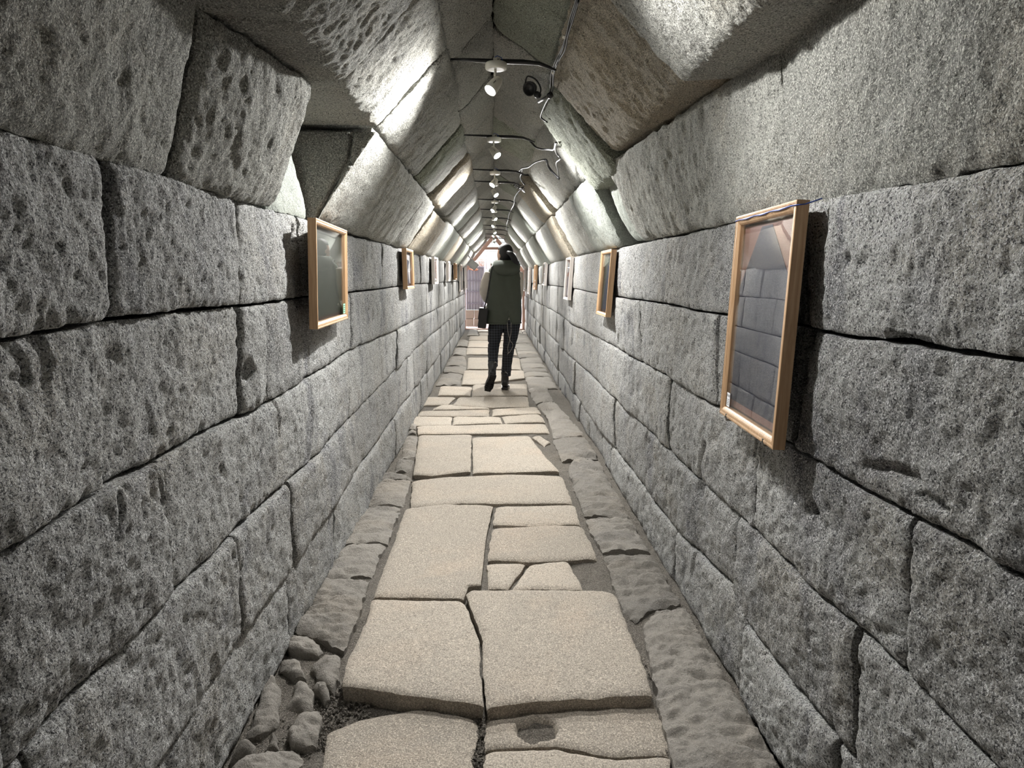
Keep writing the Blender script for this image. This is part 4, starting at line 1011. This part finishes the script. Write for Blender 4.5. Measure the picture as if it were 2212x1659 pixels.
vo = link_mesh('vest', V, Fc, M_VEST, pe); sm = vo.modifiers.new('s', 'SOLIDIFY'); sm.thickness = .012; sm.offset = -1
m2 = vo.modifiers.new('u', 'SUBSURF'); m2.levels = 1; m2.render_levels = 1
part('vest_top', rings([(q(1090, 575).z, q(1091, 575).x, PY, .128, .085), (q(1090, 571).z, q(1092, 575).x, PY, .112, .080), (q(1090, 566).z, q(1092, 575).x, PY-.005, .085, .075)], 40), M_VEST, pe, True)
# hem cord, seams, drawstrings
hem = [V[(len(lev)-1)*n+k]+Vector((0, 0, 0)) for k in range(n)]
part('hem', tube([v for v in hem]+[hem[0]], .007, 8, False), M_VEST, pe, True)
part('knit_hem', rings([(q(1090, 690).z, cx, PY, .17, .125), (q(1090, 672).z, cx, PY, .17, .125)], 30), M_KNIT, pe, True)
for a in ([(1096, 697), (1097, 715), (1102, 735), (1108, 745), (1103, 758), (1098, 763)], [(1104, 697), (1104, 718), (1100, 738), (1097, 752), (1098, 762), (1096, 765)]):
    part('drawstring', tube(catm([q(*p, -.165) for p in a], 4), .0028, 6), M_CORD, pe, True)
# hood lying on the shoulders
hv = []; 
def hoodpts():
    Vh = []; Fh = []; nn = 40; rr = [(563, 1.0, .0), (568, 1.08, -.02), (576, 1.16, -.05), (584, 1.05, -.075), (591, .70, -.085), (594, .3, -.08)]
    c0 = q(1094, 570)
    for py, sc, dy in rr:
        z = q(1090, py).z
        for k in range(nn):
            t = 2*math.pi*k/nn; c, s_ = math.cos(t), math.sin(t)
            Vh.append(Vector((c0.x+.128*sc*c+.0, PY-.03+dy+.095*sc*s_, z-(.03*max(0, s_)))))
    for j in range(len(rr)-1):
        for k in range(nn): Fh.append((j*nn+k, (j+1)*nn+k, (j+1)*nn+(k+1) % nn, j*nn+(k+1) % nn))
    return Vh, Fh
hp = hoodpts(); hh = link_mesh('hood', hp[0], hp[1], M_VEST, pe); sm = hh.modifiers.new('s', 'SOLIDIFY'); sm.thickness = .018; sm.offset = 0
m2 = hh.modifiers.new('u', 'SUBSURF'); m2.levels = 1; m2.render_levels = 1
part('hood_fold', tube(catm([q(1062, 570, -.03), q(1070, 580, -.10), q(1085, 588, -.145), q(1102, 590, -.15), q(1116, 583, -.12), q(1122, 571, -.04)], 5), [.012+.010*math.sin(math.pi*i/25) for i in range(26)], 12), M_VEST, pe, True)
# trousers
tr = rings([(q(1090, 708).z, cx+.0, PY, .165, .115), (q(1090, 690).z, cx, PY, .172, .125), (q(1090, 676).z, cx, PY, .16, .12)], 30)
LT = [q(1073, 698), q(1069, 722, -.03), q(1066, 750, -.02), q(1065, 772, -.14), q(1065, 790, -.24)]; RT = [q(1107, 698), q(1104, 722, .01), q(1099, 752, .02), q(1095, 785, .02), q(1093, 812, .02)]
for A, rr in ((LT, (.092, .082, .066, .056, .054)), (RT, (.094, .084, .068, .058, .056))):
    A2 = catm(A, 5); tr = add(tr, tube(A2, [float(np.interp(i/(len(A2)-1)*4, range(5), rr))+.0025*math.sin(i*2.3) for i in range(len(A2))], 22))
remesh(tr, 'trousers', M_PLAID, pe, .010, 4)
# boots
def boot(ank, up, fwd, name='boot', roll=0):
    b = empty(name); b.parent = pe; up = up.normalized(); fwd = (fwd-up*fwd.dot(up)).normalized(); sd_ = fwd.cross(up)
    def P(x, y, z): return ank+sd_*x+fwd*y+up*z
    shaft = tube([P(0, 0, -.03), P(0, -.004, .03), P(0, -.008, .08), P(0, -.006, .12)], [.045, .043, .050, .054], 20)
    V = []; Fc = []; secs = [(-.062, .026, .030, .0), (-.050, .036, .045, .0), (-.01, .038, .060, .005), (.04, .038, .055, .0), (.09, .043, .040, -.006), (.14, .045, .032, -.010), (.175, .036, .026, -.014), (.195, .018, .014, -.018)]
    for y, rx, rz, zc in secs:
        for k in range(20):
            t = 2*math.pi*k/20; V.append(P(rx*math.cos(t), y, -.055+zc+rz*math.sin(t)*(1 if math.sin(t) > 0 else .6)))
    for i in range(len(secs)-1):
        for k in range(20): Fc.append((i*20+k, i*20+(k+1) % 20, (i+1)*20+(k+1) % 20, (i+1)*20+k))
    Fc += [tuple(range(20)), tuple(range((len(secs)-1)*20, len(secs)*20))[::-1]]
    u = remesh(add(shaft, (V, Fc)), 'upper', M_BOOT, b, .008, 4)
    V = []; out = [(-.066, .024), (-.055, .036), (-.02, .037), (.03, .036), (.09, .046), (.14, .048), (.18, .036), (.202, .012)]
    loop = [(x, y) for y, x in out]+[(-x, y) for y, x in out[::-1]]; m = len(loop)
    for z in (-.088, -.108): V += [P(x, y, z) for x, y in loop]
    part('sole', (V, [tuple(range(m)), tuple(range(m, 2*m))[::-1]]+[(i, (i+1) % m, m+(i+1) % m, m+i) for i in range(m)]), M_BOOT, b)
    lg = ([], [])
    for j in range(8):
        for sx_ in (-1, 1):
            y = -.05+j*.032
            if abs(j-3) < 1: continue
            c = [P(sx_*.010, y, -.108), P(sx_*.034, y, -.108), P(sx_*.034, y+.018, -.108), P(sx_*.010, y+.018, -.108), P(sx_*.010, y, -.117), P(sx_*.034, y, -.117), P(sx_*.034, y+.018, -.117), P(sx_*.010, y+.018, -.117)]
            lg = add(lg, (c, [(0, 3, 2, 1), (4, 5, 6, 7), (0, 1, 5, 4), (1, 2, 6, 5), (2, 3, 7, 6), (3, 0, 4, 7)]))
    part('tread', lg, M_BOOT, b)
    lc = [P(0.0, -.052, .09), P(.02, -.075, .085), P(.035, -.080, .07), P(.01, -.070, .10)]
    part('lace', tube(catm(lc, 4), .002, 6), M_CORD, b, True)
    return b
fz = .128
boot(Vector((q(1091, 843).x, PY+.02, fz)), Vector((.02, 0, 1)), Vector((.08, 1, 0)))
boot(q(1063, 804, -.36), Vector((.02, .72, .58)), Vector((-.25, .55, -.75)))
# bag and strap: carried by the walker, a thing of its own
bg = empty('shoulder_bag'); tag(bg, 'black shoulder bag with flap hanging at the left hip of the person', 'bag')
bc = q(1043, 686, -.02)
def bagbox(a): 
    R3 = Matrix.Rotation(math.radians(7), 3, 'Y'); return ([bc+R3 @ v for v in a[0]], a[1])
part('bag_body', bagbox(boxvf(-.045, -.13, -.115, .050, .12, .10)), M_BAG, bg, bevel=.02)
part('flap', bagbox(boxvf(-.052, -.136, -.02, .048, .126, .108)), M_BAG, bg, bevel=.012)
part('buckle', lathe([(.010, -.003), (.014, 0), (.010, .003)], q(1050, 664, -.13), (0, 1, .2), 12), M_HOOK, bg, True)
part('strap', tube(catm([q(1045, 670, -.10), q(1049, 655, -.165), q(1054, 630, -.175), q(1058, 605, -.165), q(1061, 588, -.140), q(1063, 575, -.10), q(1066, 571, .0)], 5), .0075, 8), M_BAG, bg, True)
